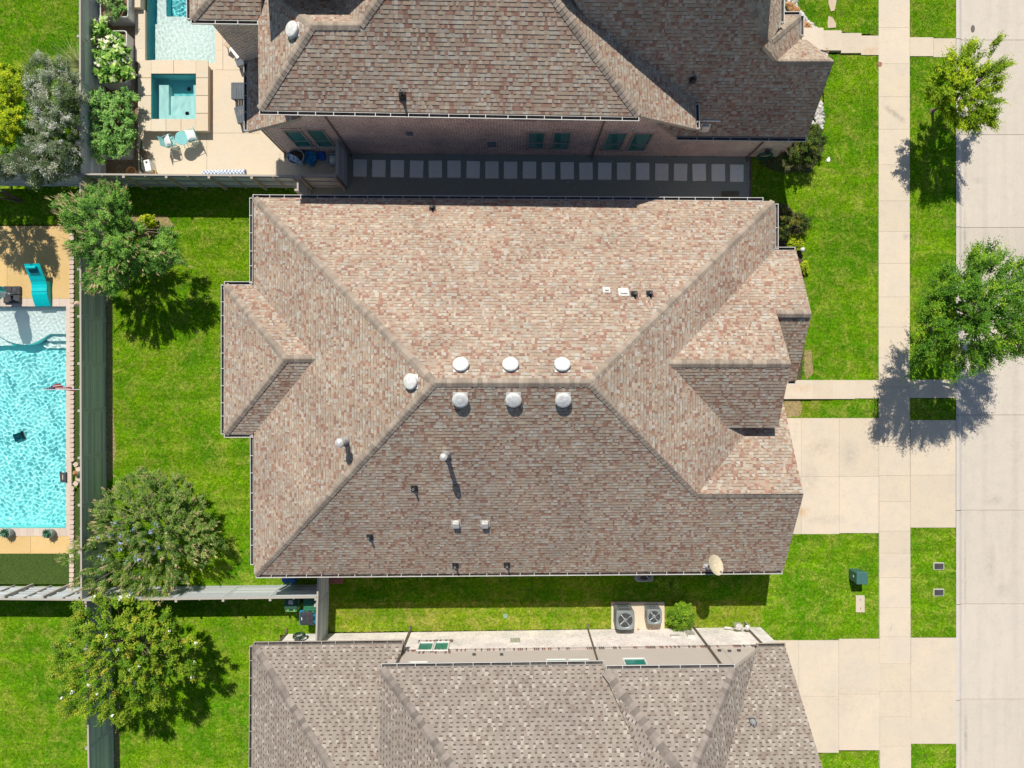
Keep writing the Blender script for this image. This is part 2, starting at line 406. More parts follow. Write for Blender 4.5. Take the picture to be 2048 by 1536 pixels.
class Roof:
    """all planes of one roof: shingles in one mesh, deck + fascia in another"""
    def __init__(s, style): s.sh = MB(); s.dk = MB(); s.cp = None; s.caps = []; s.style = style; s.seed = 1
    def plane(s, anchors, poly, seedplane=None):
        pl = plane3(*[P(*a) if not isinstance(a, Vector) else a for a in anchors])
        pts = [on(x, y, pl) for x, y in poly]
        if area2([(p.x, p.y) for p in pts]) < 0: pts = pts[::-1]
        s.seed += 1
        shingles(s.sh, pts, pl, s.seed, s.style)
        # deck below the shingles with a real edge thickness
        tess = tessellate_polygon([pts]); n = pl[0]
        a = s.dk.vs([p - n * .006 for p in pts]); b = s.dk.vs([p - Vector((0, 0, .19)) for p in pts])
        for t in tess:
            tri = [pts[k] for k in t]; up = (tri[1] - tri[0]).cross(tri[2] - tri[0]).z > 0
            t = t if up else t[::-1]
            s.dk.face([a + k for k in t], 1); s.dk.face([b + k for k in t[::-1]], 0)
        m = len(pts)
        for k in range(m):
            l = (k + 1) % m; s.dk.face((a + k, b + k, b + l, a + l), 0)
        return pl
    def cap(s, a, b, n1, n2, wide=.155, lap=.17):
        """ridge / hip cap: overlapping bent shingles from a to b (a low end for hips)"""
        if a.z > b.z: a, b = b, a
        d = (b - a); L = d.length; d.normalize()
        s1 = d.cross(n1).normalized(); s2 = d.cross(n2).normalized()
        if s1.z > 0 : s1 = -s1
        if s2.z > 0 : s2 = -s2
        up = (n1 + n2).normalized(); k = 0; t = 0.
        while t < L - .02:
            e = min(t + lap * 1.25, L); tn = random.random()
            pa, pb = a + d * t, a + d * e
            lo, hi = .050, .030
            q = [pa + s1 * wide + n1 * (lo - .012), pa + s1 * .03 + up * (lo), pa + s2 * .03 + up * (lo), pa + s2 * wide + n2 * (lo - .012),
                 pb + s1 * wide + n1 * (hi - .012), pb + s1 * .03 + up * hi, pb + s2 * .03 + up * hi, pb + s2 * wide + n2 * (hi - .012)]
            i = s.cp.vs(q)
            for f in ((0, 4, 5, 1), (1, 5, 6, 2), (2, 6, 7, 3)):
                v = [Vector(s.cp.v[i + x]) for x in f]
                if (v[1] - v[0]).cross(v[2] - v[0]).z < 0: f = f[::-1]
                s.cp.face([i + x for x in f], 0, tn)
            w = s.cp.vs([pa + s1 * wide + n1 * .004, pa + up * .004, pa + s2 * wide + n2 * .004])
            s.cp.face((i, i + 1, w + 1, w), 0, tn); s.cp.face((i + 2, i + 3, w + 2, w + 1), 0, tn); s.cp.face((i + 1, i + 2, w + 1), 0, tn)
            w2 = s.cp.vs([pb + s1 * wide + n1 * .004, pb + s2 * wide + n2 * .004])
            s.cp.face((i, w, w2, i + 4), 0, tn); s.cp.face((i + 3, i + 7, w2 + 1, w + 2), 0, tn)
            t += lap; k += 1
    def hip(s, p, q, pl1, pl2, **k):
        s.cp = MB(); s.caps.append(s.cp)
        s.cap(on(p[0], p[1], pl1), on(q[0], q[1], pl1), pl1[0], pl2[0], **k)
    def build(s, parent, shm, capm, trim):
        r = s.sh.build('roof', shm, parent)
        d = s.dk.build('roof_deck', [trim, shm], r)
        for c in s.caps: c.build('ridge_cap', capm, r)
        return r
def sub(parent_obj): return parent_obj
HANG = {}
def gutter(parent, a, b, outward, mat, hang=.66, w=.108, hm=None):
    """open half gutter along a-b with hangers; outward is a horizontal unit vector"""
    a, b = Vector(a), Vector(b); d = (b - a); L = d.length; dn = d.normalized(); o = Vector(outward)
    mb = MB(); z = Vector((0, 0, 1))
    def strip(p, q, m):
        pts = [a + p[0] * o + p[1] * z, b + p[0] * o + p[1] * z, b + q[0] * o + q[1] * z, a + q[0] * o + q[1] * z]
        mb.poly(pts, m)
    prof = [(.0, .0), (.0, -.115), (w - .03, -.115), (w - .005, -.05), (w - .002, .0), (w + .016, .0), (w + .016, -.03), (w + .012, -.05), (w - .012, -.13), (-.012, -.13), (-.012, .0), (0, 0)]
    for k, (p, q) in enumerate(zip(prof, prof[1:])): strip(p, q, 1 if k < 3 else 0)
    for e, sgn in ((a, -1), (b, 1)):
        mb.poly([e + o * 0 + z * 0, e + o * (w + .02), e + o * (w - .01) - z * .12, e - z * .12], 0)
        mb.box(e + o * (w / 2), (.02, .02, .01), 0, 0)
    g = mb.build('gutter', [mat, M['trough']], parent)
    n = max(1, int(L / hang)); off = L / n
    ang = math.atan2(o.y, o.x)
    key = (round(w, 3), (hm or mat).name)
    for k in range(n + 1):
        t = min(max(off * k + random.uniform(-.1, .1) * (0 < k < n), .03), L - .03)
        p = a + dn * t
        if key not in HANG:
            hb = MB(); hb.box((w / 2, 0, .002), (w + .02, .02, .012)); hb.box((w + .006, 0, -.005), (.024, .04, .02)); 
            h0 = hb.build('hanger', hm or mat); HANG[key] = h0.data; h = h0
        else:
            h = bpy.data.objects.new('hanger', HANG[key]); COL.objects.link(h)
        h.parent = g; h.location = p - ABS[g.name] + z * .006; h.rotation_euler = (0, 0, ang)
    return g
def wall_box(mb, x0, x1, y0, y1, z0, z1, m=0):
    mb.box(((x0 + x1) / 2, (y0 + y1) / 2, (z0 + z1) / 2), (abs(x1 - x0), abs(y1 - y0), z1 - z0), 0, m)
def perp(a, b, ref):
    d = (Vector(b) - Vector(a)); d.z = 0; o = Vector((d.y, -d.x, 0)).normalized()
    return o if o.dot(Vector(ref)) > 0 else -o
def gut_px(parent, p, q, h, ref, mat=None, **k):
    a, b = P(p[0], p[1], h), P(q[0], q[1], h)
    return gutter(parent, a, b, perp(a, b, ref), mat or M['gutter'], **k)
# ------------------------------------------------------------------ roof fittings (sub-parts of a roof)
def dome_vent(roof, px, py, pl):
    p = on(px, py, pl) - Vector((0, 0, 0)); n = pl[0]; q = n.to_track_quat('Z', 'Y').to_matrix().to_4x4()
    q3 = Vector((0, 0, 1)).lerp(n, .9).normalized().to_track_quat('Z', 'Y').to_matrix().to_4x4()
    mb = MB(); mb.box(p + n * .03, (.50, .50, .012), mat=q)
    mb.lathe(p, [(.235, -.1), (.235, .15)], 20, 0, M=q3)
    mb.lathe(p + q3 @ Vector((0, 0, .13)), [(.21, .0), (.262, -.02), (.277, .0), (.279, .035), (.265, .062), (.23, .082), (.14, .093), (.05, .097), (.02, .101)], 28, 0, M=q3)
    mb.lathe(p + q3 @ Vector((0, 0, .10)), [(.25, 0), (.256, .012), (.243, .02)], 28, 1, M=q3); mb.lathe(p + q3 @ Vector((0, 0, .222)), [(.10, 0), (.104, .006), (.09, .01)], 20, 0, M=q3)
    return smooth_by_angle(mb.build('roof_vent', [M['vent'], M['grey']], roof), 45)
def pipe_vent(roof, px, py, pl, h=.36, r=.038, mat='black'):
    p = on(px, py, pl); n = pl[0]; q = n.to_track_quat('Z', 'Y').to_matrix().to_4x4(); d = Vector((-n.x, -n.y, 0)).normalized() * .0
    mb = MB(); mb.box(p + n * .028 + Vector((0, 0, 0)), (.26, .30, .010), mat=q, m=1)
    mb.lathe(p, [(.12, .0), (.115, .06), (.07, .14), (r + .02, .17)], 12, 0)
    mb.tube([p - Vector((0, 0, .05)), p + Vector((0, 0, h))], r, 10, 0, cap=False)
    mb.lathe(p + Vector((0, 0, h - .01)), [(r, 0), (r + .004, .012), (r - .006, .012), (r - .01, -.12)], 10, 2, capb=False, capt=True)
    return smooth_by_angle(mb.build('plumbing_vent', [M[mat], M['dark'], M['grey']], roof), 40)
def flue(roof, px, py, pl, h=1.1, r=.10, rc=.17):
    p = on(px, py, pl); mb = MB(); z = Vector((0, 0, 1))
    mb.lathe(p, [(r + .075, -.1), (r + .055, .10), (r + .02, .2), (r + .01, .22)], 18, 1)
    mb.tube([p, p + z * (h - .16)], r, 16, 0)
    mb.lathe(p + z * (h - .2), [(r, 0), (rc, .03), (rc, .16), (rc - .03, .185), (.02, .215)], 20, 0)
    mb.lathe(p + z * (h - .205), [(rc + .015, 0), (rc + .015, .03)], 20, 1)
    return smooth_by_angle(mb.build('flue_pipe', [M['flue'], M['grey']], roof), 40)
def box_vent(roof, px, py, pl, w=.26, h=.16, mat='flue'):
    p = on(px, py, pl); n = pl[0]; q = n.to_track_quat('Z', 'Y').to_matrix().to_4x4(); mb = MB()
    mb.box(p + n * .03, (w + .12, w + .12, .01), mat=q); mb.rbox(Matrix.Translation(p + n * (h / 2 + .02)) @ q, w / 2, w / 2, h / 2, .03, 0)
    return mb.build('square_vent', M[mat], roof)
def window(parent, wall_pl, px, frame_mat, sill_mat=None, rail=.5, depth=.0, inward=None, panes=1):
    """px: four photo points (top-left, top-right, bottom-right, bottom-left) lying on the wall plane"""
    q = [on(x, y, wall_pl) for x, y in px]; n = wall_pl[0]
    if inward is not None and n.dot(inward) > 0: n = -n
    # square up: vertical rectangle
    zt = (q[0].z + q[1].z) / 2; zb = (q[2].z + q[3].z) / 2
    a = (q[0] + q[3]) / 2; b = (q[1] + q[2]) / 2; a.z = b.z = 0; d = (b - a).normalized(); w = (b - a).length; Z = Vector((0, 0, 1))
    def bar(mb, u0, u1, z0, z1, th, out):
        mb.box(a + d * ((u0 + u1) / 2) + Z * ((z0 + z1) / 2) + n * (out), (u1 - u0, th, z1 - z0), mat=Matrix.Rotation(math.atan2(d.y, d.x), 4, 'Z'))
    f = MB(); t = .055
    bar(f, 0, t, zb, zt, .08, .02); bar(f, w - t, w, zb, zt, .08, .02); bar(f, t, w - t, zt - t, zt, .08, .02); bar(f, t, w - t, zb, zb + t, .08, .02)
    if rail: bar(f, t, w - t, zb + (zt - zb) * rail - .022, zb + (zt - zb) * rail + .022, .06, .015)
    fr = f.build('window', frame_mat, parent)
    g = MB(); bar(g, t, w - t, zb + t, zt - t, .012, .012); g.build('pane', M['glass'], fr)
    if sill_mat:
        s = MB(); k = 0.
        while k < w + .1:
            s.box(a + d * (k - .02) + Z * (zb - .075) + n * .035, (.066, .09, .15), mat=Matrix.Rotation(math.atan2(d.y, d.x), 4, 'Z'), t=random.random()); k += .082
        s.build('sill', sill_mat, fr)
        s = MB(); k = 0.
        while k < w + .1:
            s.box(a + d * (k - .02) + Z * (zt + .11) + n * .012, (.066, .03, .21), mat=Matrix.Rotation(math.atan2(d.y, d.x), 4, 'Z'), t=random.random()); k += .082
        s.build('lintel', sill_mat, fr)
    return fr
def downspout(parent, base_px, top_h, off, mat, z0=.05, elbow=None):
    p = P(base_px[0], base_px[1], 0) + Vector(off); mb = MB()
    mb.box(p + Vector((0, 0, (top_h + z0) / 2)), (.062, .05, top_h - z0)); mb.box(p + Vector((0, off[1] * 2 if len(off) > 1 else 0, .06)), (.085, .2, .06))
    if elbow: mb.tube([p + Vector((0, 0, top_h - .03)), Vector(elbow)], .042, 6)
    return mb.build('downspout', mat, parent)
# ================================================================== MAIN HOUSE
E0, RZ = 3.2, 8.4
house = thing('brick_house', 'one-storey house in the middle under a wide hipped roof of mixed red and tan shingles', 'house', (0, 0, 0))
rf = Roof('main')
N_ = rf.plane([(507, 395, E0), (1545, 403, E0), (868, 765, RZ)], [(507, 395.5), (1549, 402.5), (1180, 765), (868, 765)])
S_ = rf.plane([(510, 1150, E0), (1565, 1142, E0), (868, 765, RZ)], [(510, 1150), (868, 765), (1180, 765), (1395, 988), (1607, 988), (1566, 1142)])
W_ = rf.plane([(507, 395, E0), (507, 1150, E0), (868, 765, RZ)], [(508, 396), (868, 765), (509, 1150)])
E_ = rf.plane([(1549, 403, E0), (1549, 1000, E0), (1180, 765, RZ)], [(1180, 765), (1549, 403), (1549, 499), (1549, 640), (1549, 830), (1395, 988)])
AN = rf.plane([(1535, 500, E0), (1592, 500, E0), (1400, 727, 6.42)], [(1592, 501), (1623, 627), (1553, 627), (1582, 727), (1285, 727), (1478, 501)])
AS = rf.plane([(1328, 727, 6.42), (1582, 727, 6.42), (1500, 855, 4.72)], [(1582, 727), (1556, 855), (1408, 855), (1285, 727)])
BS = rf.plane([(1553, 627, 5.03), (1623, 627, 5.03), (1600, 762, E0)], [(1623, 627), (1592, 762), (1545, 762), (1500, 627)])
CN = rf.plane([(1395, 988, 5.62), (1607, 988, 5.62), (1566, 803, 3.29)], [(1607, 988), (1566, 803), (1480, 803), (1395, 988)])
DN = rf.plane([(450, 570, E0), (505, 570, E0), (570, 717, 5.23)], [(449, 570), (570, 717), (645, 717), (505, 570)])
DW = rf.plane([(449, 570, E0), (449, 868, E0), (570, 717, 5.23)], [(449, 570), (570, 717), (449, 868)])
DS = rf.plane([(449, 868, E0), (505, 868, E0), (570, 717, 5.23)], [(449, 868), (570, 717), (645, 717), (505, 868)])
rf.hip((868, 765), (1180, 765), N_, S_)
rf.hip((509, 397), (868, 765), N_, W_); rf.hip((511, 1149), (868, 765), S_, W_)
rf.hip((1547, 404), (1180, 765), N_, E_); rf.hip((1395, 988), (1180, 765), S_, E_)
rf.hip((1393, 988), (1606, 988), S_, CN); rf.hip((1326, 727), (1582, 727), AN, AS); rf.hip((1553, 627), (1622, 627), AN, BS)
rf.hip((450, 571), (570, 717), DN, DW); rf.hip((450, 867), (570, 717), DS, DW); rf.hip((570, 717), (634, 717), DN, DS)
roof = rf.build(house, M['shingle'], M['cap'], M['trim'])
for x, y, pl in ((922, 733, N_), (1021, 733, N_), (1124, 733, N_), (921, 796, S_), (1027, 796, S_), (1126, 796, S_), (826, 763, W_)): dome_vent(roof, x, y, pl)
flue(roof, 693, 881, W_, 1.15, .105, .155); flue(roof, 893, 908, S_, 1.2, .085, .125)
for x, y, pl in ((865, 417, N_), (1268, 589, N_), (1299, 588, N_), (829, 976, S_), (740, 1073, S_), (911, 1130, S_), (1014, 1129, S_)): pipe_vent(roof, x, y, pl)
box_vent(roof, 912, 1046, S_); box_vent(roof, 970, 1046, S_); box_vent(roof, 1213, 581, N_, .14, .10, 'vent'); box_vent(roof, 1247, 585, N_, .25, .10, 'vent')
# satellite dish
def dish():
    base = on(1411, 1131, S_); n = S_[0]; c = P(1432, 1130, 4.3); mb = MB()
    ax = Vector((.58, .38, .72)).normalized(); q = ax.to_track_quat('Z', 'Y').to_matrix().to_4x4()
    prof = [(.02, -.075), (.14, -.062), (.26, -.028), (.36, .018), (.372, .02), (.372, .0), (.26, -.05), (.1, -.09)]
    mb.lathe(c, prof, 28, 0, M=q, sx=1.08, sy=1.08, capt=False)
    d = smooth_by_angle(mb.build('satellite_dish', [M['dish']], roof), 50)
    a = MB(); a.box(base + n * .03, (.2, .22, .02), mat=n.to_track_quat('Z', 'Y').to_matrix().to_4x4())
    a.tube([base, base + Vector((.03, -.02, .42)), c - ax * .07], .028, 8); a.tube([c - ax * .05 - Vector((0, .25, .0)), c + Vector((.1, -.3, -.1)), c + ax * .3 + Vector((0, -.3, -.1))], .014, 6)
    a.box(c + ax * .3 + Vector((0, -.3, -.1)), (.06, .05, .07), mat=q); a.tube([base + Vector((.06, -.12, 0)), base + Vector((.10, -.02, .36))], .012, 5)
    a.build('dish_mount', M['vent'], d)
M['dish'] = simple('dish_paint', C(.62, .54, .38), .4, .12, 9)
dish()
for p, q, ref in (((505, 395), (1527, 401), (0, 1, 0)), ((505, 395), (505, 567), (-1, 0, 0)), ((448, 569), (504, 569), (0, 1, 0)), ((448, 569), (448, 869), (-1, 0, 0)), ((448, 869), (506, 869), (0, -1, 0)),
                  ((506, 871), (507, 1130), (-1, 0, 0)), ((511, 1150), (1565, 1142), (0, -1, 0)), ((1551, 407), (1551, 499), (1, 0, 0)), ((1535, 500), (1591, 500), (0, 1, 0)), ((1574, 762), (1592, 762), (0, -1, 0))):
    gut_px(house, p, q, E0 + .0, ref)
w = MB()
wall_box(w, -10.05, 10.3, -7.2, 7.1, 0, 3.05); wall_box(w, -11.3, -9.9, -1.7, 3.7, 0, 3.05); wall_box(w, 10.1, 11.1, .5, 5.05, 0, 3.05); wall_box(w, 10.2, 10.5, -7.0, -.9, 0, 3.05)
wall_box(w, 6.5, 9.75, -1.42, .6, 3.05, 4.55)
for xx, pa, pb in ((9.75, AN, AS), (11.05, AN, BS), (10.45, CN, S_)):   # gable ends
    pts = []
    yr = {0: .77, 1: 2.69, 2: -4.08}[(9.75, 11.05, 10.45).index(xx)]; ylo = {0: -1.5, 1: .5, 2: -7.1}[(9.75, 11.05, 10.45).index(xx)]; yhi = {0: 3.2, 1: 5.0, 2: -.9}[(9.75, 11.05, 10.45).index(xx)]
    zb = 3.04
    up = [(ylo, zat(xx, ylo, pb) - .22), (yr, zat(xx, yr, pa) - .22), (yhi, zat(xx, yhi, pa) - .22)]
    pts = [(ylo, zb)] + up + [(yhi, zb)]
    a = w.vs([(xx, y, z) for y, z in pts]); b = w.vs([(xx - .15, y, z) for y, z in pts]); m = len(pts)
    w.face(range(a, a + m)); w.face(range(b + m - 1, b - 1, -1))
    for k in range(m): w.face((a + k, b + k, b + (k + 1) % m, a + (k + 1) % m))
w.build('wall', M['brick'], house)
# soffit boards closing the eaves
sf = MB()
for x0, x1, y0, y1 in ((-10.4, 10.5, 7.1, 7.45), (-10.4, 10.9, -7.55, -7.2), (-10.4, -10.05, -7.2, 7.1), (-11.6, -11.3, -2.0, 4.0)): wall_box(sf, x0, x1, y0, y1, 3.0, 3.03)
sf.build('soffit', M['trim'], house)
for x, y in ((10.25, -7.26), (-2.0, 7.16)):
    d = MB(); d.box((x, y, 1.5), (.09, .07, 2.9)); d.build('downspout', M['down_dk'], house)
# garage door and front door on the street side
g = MB(); g.box((10.52, -3.6, 1.2), (.05, 4.9, 2.3))
for k in range(1, 4): g.box((10.545, -3.6, .05 + k * .575), (.02, 4.9, .03))
g.build('garage_door', M['trim'], house)
# ================================================================== TWO-STOREY HOUSE (top)
h2 = thing('two_storey_house', 'two-storey brick house at the top, red and tan shingles above a tall brick side wall', 'house', P(1000, 120, 0))
rf = Roof('main'); rf.seed = 50
U = 6.7
US = rf.plane([(519, 219, U), (1278, 232, U), (625, 50, 8.2)], [(518, 219), (1279, 232), (1066, -64), (800, -64), (755, 0), (720, 50), (625, 50)])
UW = rf.plane([(518, 219, U), (516, 0, U), (625, 50, 8.2)], [(516, -34), (518, 219), (625, 50)])
k5 = on(720, 50, US)
UN = rf.plane([(625, 50, 8.2), (720, 50, k5.z), (650, -60, 6.2)], [(625, 50), (720, 50), (700, 20), (655, -10), (600, -64), (482, -64)])
UX = rf.plane([on(720, 50, US), on(755, 0, US), on(662, 0, UN)], [(720, 50), (797, -60), (800, -64), (596, -64), (662, 0)])
UE = rf.plane([(1278, 232, U), (1110, 0, 8.65), (1392, 255, 5.06)], [(1279, 232), (1391, 258), (1391, 120), (1190, -64), (1066, -64)])
ST = rf.plane([(1350, 272, 3.5), (1612, 275, 3.5), (1555, 122, 6.55)], [(1350, 271), (1613, 275), (1668, 122), (1555, 122), (1500, 0), (1471, -64), (1120, -64), (1250, 200)])
FE = rf.plane([on(1500, 0, ST), on(1555, 122, ST), P(1561, 0, 6.3)], [(1500, 0), (1471, -64), (1562, -64), (1561, 49), (1540, 84)])
F1 = rf.plane([(1600, 34, 4.2), (1600, 80, 4.2), (1555, 122, 6.5)], [(1600, 34), (1600, 82), (1553, 122), (1528, 92)])
F2 = rf.plane([(1600, 31, 4.2), (1562, 31, 4.2), (1532, 86, 6.7)], [(1600, 31), (1550, 31), (1530, 88)])
F3 = rf.plane([(1555, 122, 6.55), (1668, 122, 6.55), (1602, 80, 4.25)], [(1668, 122), (1613, 80), (1596, 80), (1553, 122)])
UL = rf.plane([(495, 262, 3.5), (493, 140, 3.5), (569, 244, 4.45)], [(495, 263), (569, 244), (600, 236), (600, 75), (493, 62)])
PS = rf.plane([(383, 38, U), (516, 40, U), (450, -40, 7.37)], [(382, 38), (522, 40), (522, -64), (468, -64)])
PW = rf.plane([(380, 38, U), (379, -60, U), (468, -64, 7.62)], [(381, 38), (468, -64), (379, -64)])
# slopes falling away behind the ridge, out of the frame
rf.plane([on(800, -64, US), on(1066, -64, US), P(933, -330, 6.7)], [(800, -64), (1066, -64), (1278, -330), (520, -330), (482, -64), (600, -64)])
rf.plane([on(1120, -64, ST), on(1471, -64, ST), P(1300, -260, 6.3)], [(1066, -64), (1562, -64), (1562, -260), (1180, -260)])
rf.plane([on(468, -64, PS), on(522, -64, PS), P(500, -240, 6.7)], [(379, -64), (522, -64), (522, -240), (379, -240)])
rf.hip((519, 218), (625, 50), US, UW); rf.hip((625, 50), (720, 50), US, UN); rf.hip((720, 50), (755, 0), US, UX); rf.hip((755, 0), (797, -60), US, UX); rf.hip((625, 50), (482, -64), UN, UW)
rf.hip((1278, 231), (1066, -64), US, UE); rf.hip((1555, 122), (1667, 122), ST, F3); rf.hip((1554, 121), (1500, 0), ST, FE); rf.hip((1500, 0), (1472, -62), ST, FE)
rf.hip((1599, 33), (1543, 79), F1, F2); rf.hip((383, 37), (466, -62), PS, PW)
roof2 = rf.build(h2, M['shingle'], M['cap'], M['trim'])
dome_vent(roof2, 590, 62, UW); pipe_vent(roof2, 805, 192, US, .5, .05); pipe_vent(roof2, 1385, 160, ST, .32, .045)
for p, q, h, ref in (((518, 222), (1279, 235), U, (0, -1, 0)), ((1392, 207), (1393, 258), 5.0, (1, 0, 0)), ((1352, 274), (1613, 277), 3.48, (0, -1, 0)), ((493, 62), (494, 262), 3.5, (-1, 0, 0)),
                     ((381, 40), (517, 42), U, (0, -1, 0)), ((379, -60), (380, 39), U, (-1, 0, 0)), ((1563, -60), (1562, 46), 6.3, (1, 0, 0)), ((1566, 29), (1601, 29), 4.2, (0, 1, 0)), ((1602, 30), (1602, 72), 4.2, (1, 0, 0))):
    gut_px(h2, p, q, h, ref)
# side wall facing the gap: polygon following the roof line
A_, B_ = P(572, 306, 0), P(1553, 314, 0); wd = (B_ - A_).normalized(); wn = Vector((wd.y, -wd.x, 0))
wn = wn if wn.y < 0 else -wn
Wp = plane3(A_, B_, A_ + Vector((0, 0, 1))) if False else ((wd.cross(Vector((0, 0, 1)))).normalized(), (wd.cross(Vector((0, 0, 1)))).normalized().dot(A_))
def wl(s, z): return A_ + wd * s + Vector((0, 0, z))
LW = (B_ - A_).length
def sx(x): return x - A_.x
prof = [(0, 0), (LW, 0), (LW, 3.35), (sx(7.0), 3.7), (sx(6.9), 4.8), (sx(4.4), 6.5), (sx(-8.7), 6.5), (sx(-8.8), 4.3), (0, 3.4)]
w = MB(); a = w.vs([wl(s, z) for s, z in prof]); b = w.vs([wl(s, z) - wn * .25 for s, z in prof]); m = len(prof)
for t in tessellate_polygon([[Vector((s, z, 0)) for s, z in prof]]):
    w.face([a + k for k in t]); w.face([b + k for k in t[::-1]])
for k in range(m): w.face((a + k, b + k, b + (k + 1) % m, a + (k + 1) % m))
y1 = A_.y + .3
wall_box(w, -8.65, 4.3, y1, 19.5, 0, 6.5); wall_box(w, -10.15, -8.65, y1, 12.95, 0, 3.35); wall_box(w, 4.3, 9.6, y1 + .15, 19.5, 0, 3.3); wall_box(w, 4.3, 9.3, 12.9, 19.5, 3.3, 5.9); wall_box(w, 9.6, 11.6, y1 + .1, 13.2, 0, 3.2)
wall_box(w, -10.8, -8.65, 12.95, 19.5, 0, 6.5)
w.build('wall', M['brick'], h2)
g = [Vector((11.55, 10.2, 3.2)), Vector((11.55, 13.0, 3.2)), Vector((11.55, 11.62, 6.25))]; w = MB(); w.poly(g); w.poly([p - Vector((.1, 0, 0)) for p in g][::-1]); w.build('gable_wall', M['brick'], h2)
for tl, tr, br, bl in (((566, 260), (603, 260), (627, 292), (593, 292)), ((612, 258), (648, 258), (669, 292), (636, 292)), ((1055, 263), (1092, 263), (1088, 296), (1054, 296)), ((1106, 263), (1143, 263), (1138, 297), (1101, 297)), ((1214, 264), (1253, 264), (1243, 299), (1204, 299)), ((1266, 265), (1306, 265), (1291, 300), (1254, 300))):
    window(h2, Wp, (tl, tr, br, bl), M['trim_grey'] if 'trim_grey' in M else M['trim'], M['brick'], inward=Vector((0, 1, 0)), rail=.36)
for x0, x1 in ((1030, 1072), (1083, 1124), (1136, 1178)): window(h2, Wp, ((x0, 229), (x1, 230), (x1 - 2, 239), (x0, 238)), M['trim'], M['brick'], inward=Vector((0, 1, 0)), rail=0)
for (bx, by), hh in (((703, 306), 6.5), ((1184, 311), 6.5), ((1494, 313.5), 3.4), ((571, 305.8), 3.4)): downspout(h2, (bx, by), hh, (0, -.05, 0), M['down_dk'])
def wall_plate(parent, name, px, py, w_, hgt, mat, pl, d=.06):
    p = on(px, py, pl); mb = MB(); mb.box(p + Vector((0, -.03 if p.y > 0 else .03, 0)), (w_, d, hgt), bev=.0)
    return mb.build(name, mat, parent)
M['bluegrey'] = simple('blue_grey_paint', C(.16, .21, .25), .5, .1)
wall_plate(h2, 'meter_cover', 984, 288, .36, .5, M['bluegrey'], Wp); wall_plate(h2, 'wall_vent', 819, 266, .26, .3, M['bluegrey'], Wp)
# leader crossing the shaded lower roof
d = MB(); p = on(1398, 243, UE if False else ST) + Vector((0, 0, .5)); d.tube([P(1395, 243, 5.0), on(1404, 243, ST) + Vector((0, 0, .1)), on(1440, 243, ST) + Vector((0, 0, .05))], .04, 6); d.build('downspout', M['flue'], h2)
box_vent(roof2, 1410, 254, ST, .28, .12)
# ================================================================== GREY-ROOFED HOUSE (bottom)
h3 = thing('siding_house', 'house at the bottom with grey shingles, pale siding and a whitewashed brick side wall', 'house', P(1000, 1420, 0))
rf = Roof('low'); rf.seed = 90
L1 = rf.plane([(507, 1292, 2.8), (805, 1289, 2.8), (660, 1536, 5.15)], [(507, 1292), (806, 1288), (795, 1335), (790, 1600), (699, 1600), (660, 1536)])
L1W = rf.plane([(507, 1292, 2.8), (505, 1500, 2.8), (660, 1536, 5.15)], [(507, 1292), (699, 1600), (503, 1600)])
L2 = rf.plane([(762, 1336, 5.07), (1207, 1330, 5.07), (905, 1536, 6.75)], [(762, 1336), (1209, 1330), (1210, 1347), (1300, 1548), (1328, 1600), (950, 1600)])
L2W = rf.plane([(762, 1336, 5.07), (761, 1500, 5.07), (905, 1536, 6.75)], [(762, 1336), (950, 1600), (758, 1600)])
L3 = rf.plane([(1210, 1340, 5.5), (1470, 1337, 5.5), (1372, 1536, 7.2)], [(1210, 1340), (1470, 1337), (1390, 1536), (1377, 1568), (1355, 1536)])
L3W = rf.plane([on(1210, 1342, L3), on(1355, 1536, L3), on(1293, 1536, L2)], [(1210, 1340), (1355, 1536), (1377, 1568), (1377, 1600), (1326, 1600), (1293, 1536), (1209, 1347)])
L4 = rf.plane([(1515, 1295, 2.8), (1571, 1294, 2.8), (1645, 1536, 6.3)], [(1516, 1295), (1571, 1294), (1645, 1536), (1665, 1600), (1432, 1600), (1450, 1536)])
L3E = rf.plane([on(1470, 1337, L3), on(1390, 1536, L3), on(1450, 1536, L4)], [(1470, 1337), (1520, 1297), (1507, 1325), (1450, 1536), (1436, 1600), (1377, 1600), (1377, 1568), (1390, 1536)])
rf.plane([on(699, 1600, L1), on(790, 1600, L1), P(740, 1830, 2.8)], [(503, 1600), (790, 1600), (790, 1830), (503, 1830)])
rf.plane([on(950, 1600, L2), on(1326, 1600, L2), P(1100, 1860, 5.07)], [(758, 1600), (1440, 1600), (1470, 1860), (758, 1860)])
rf.plane([on(1432, 1600, L4), on(1665, 1600, L4), P(1560, 1860, 2.9)], [(1432, 1600), (1665, 1600), (1580, 1860), (1432, 1860)])
rf.hip((508, 1293), (699, 1598), L1, L1W, wide=.17, lap=.2); rf.hip((763, 1338), (949, 1598), L2, L2W, wide=.17, lap=.2)
rf.hip((1211, 1342), (1376, 1565), L3, L3W, wide=.17, lap=.2); rf.hip((1469, 1339), (1379, 1563), L3, L3E, wide=.17, lap=.2)
roof3 = rf.build(h3, M['shingle_grey'], M['cap_grey'], M['trim'])
pipe_vent(roof3, 1505, 1444, L4, .3, .045, 'grey')
for p, q, h, ref in (((507, 1290), (807, 1286), 2.8, (0, 1, 0)), ((505, 1292), (503, 1600), 2.8, (-1, 0, 0)), ((762, 1334), (1208, 1328), 5.07, (0, 1, 0)), ((1211, 1338), (1470, 1335), 5.48, (0, 1, 0)), ((1514, 1293), (1571, 1292), 2.8, (0, 1, 0))):
    gut_px(h3, p, q, h, ref, M['gutter_tan'] if h < 3 else M['gutter'])
A_, B_ = P(572, 1268, 0), P(1521, 1254, 0); wd = (B_ - A_).normalized(); wn = Vector((-wd.y, wd.x, 0)); wn = wn if wn.y > 0 else -wn
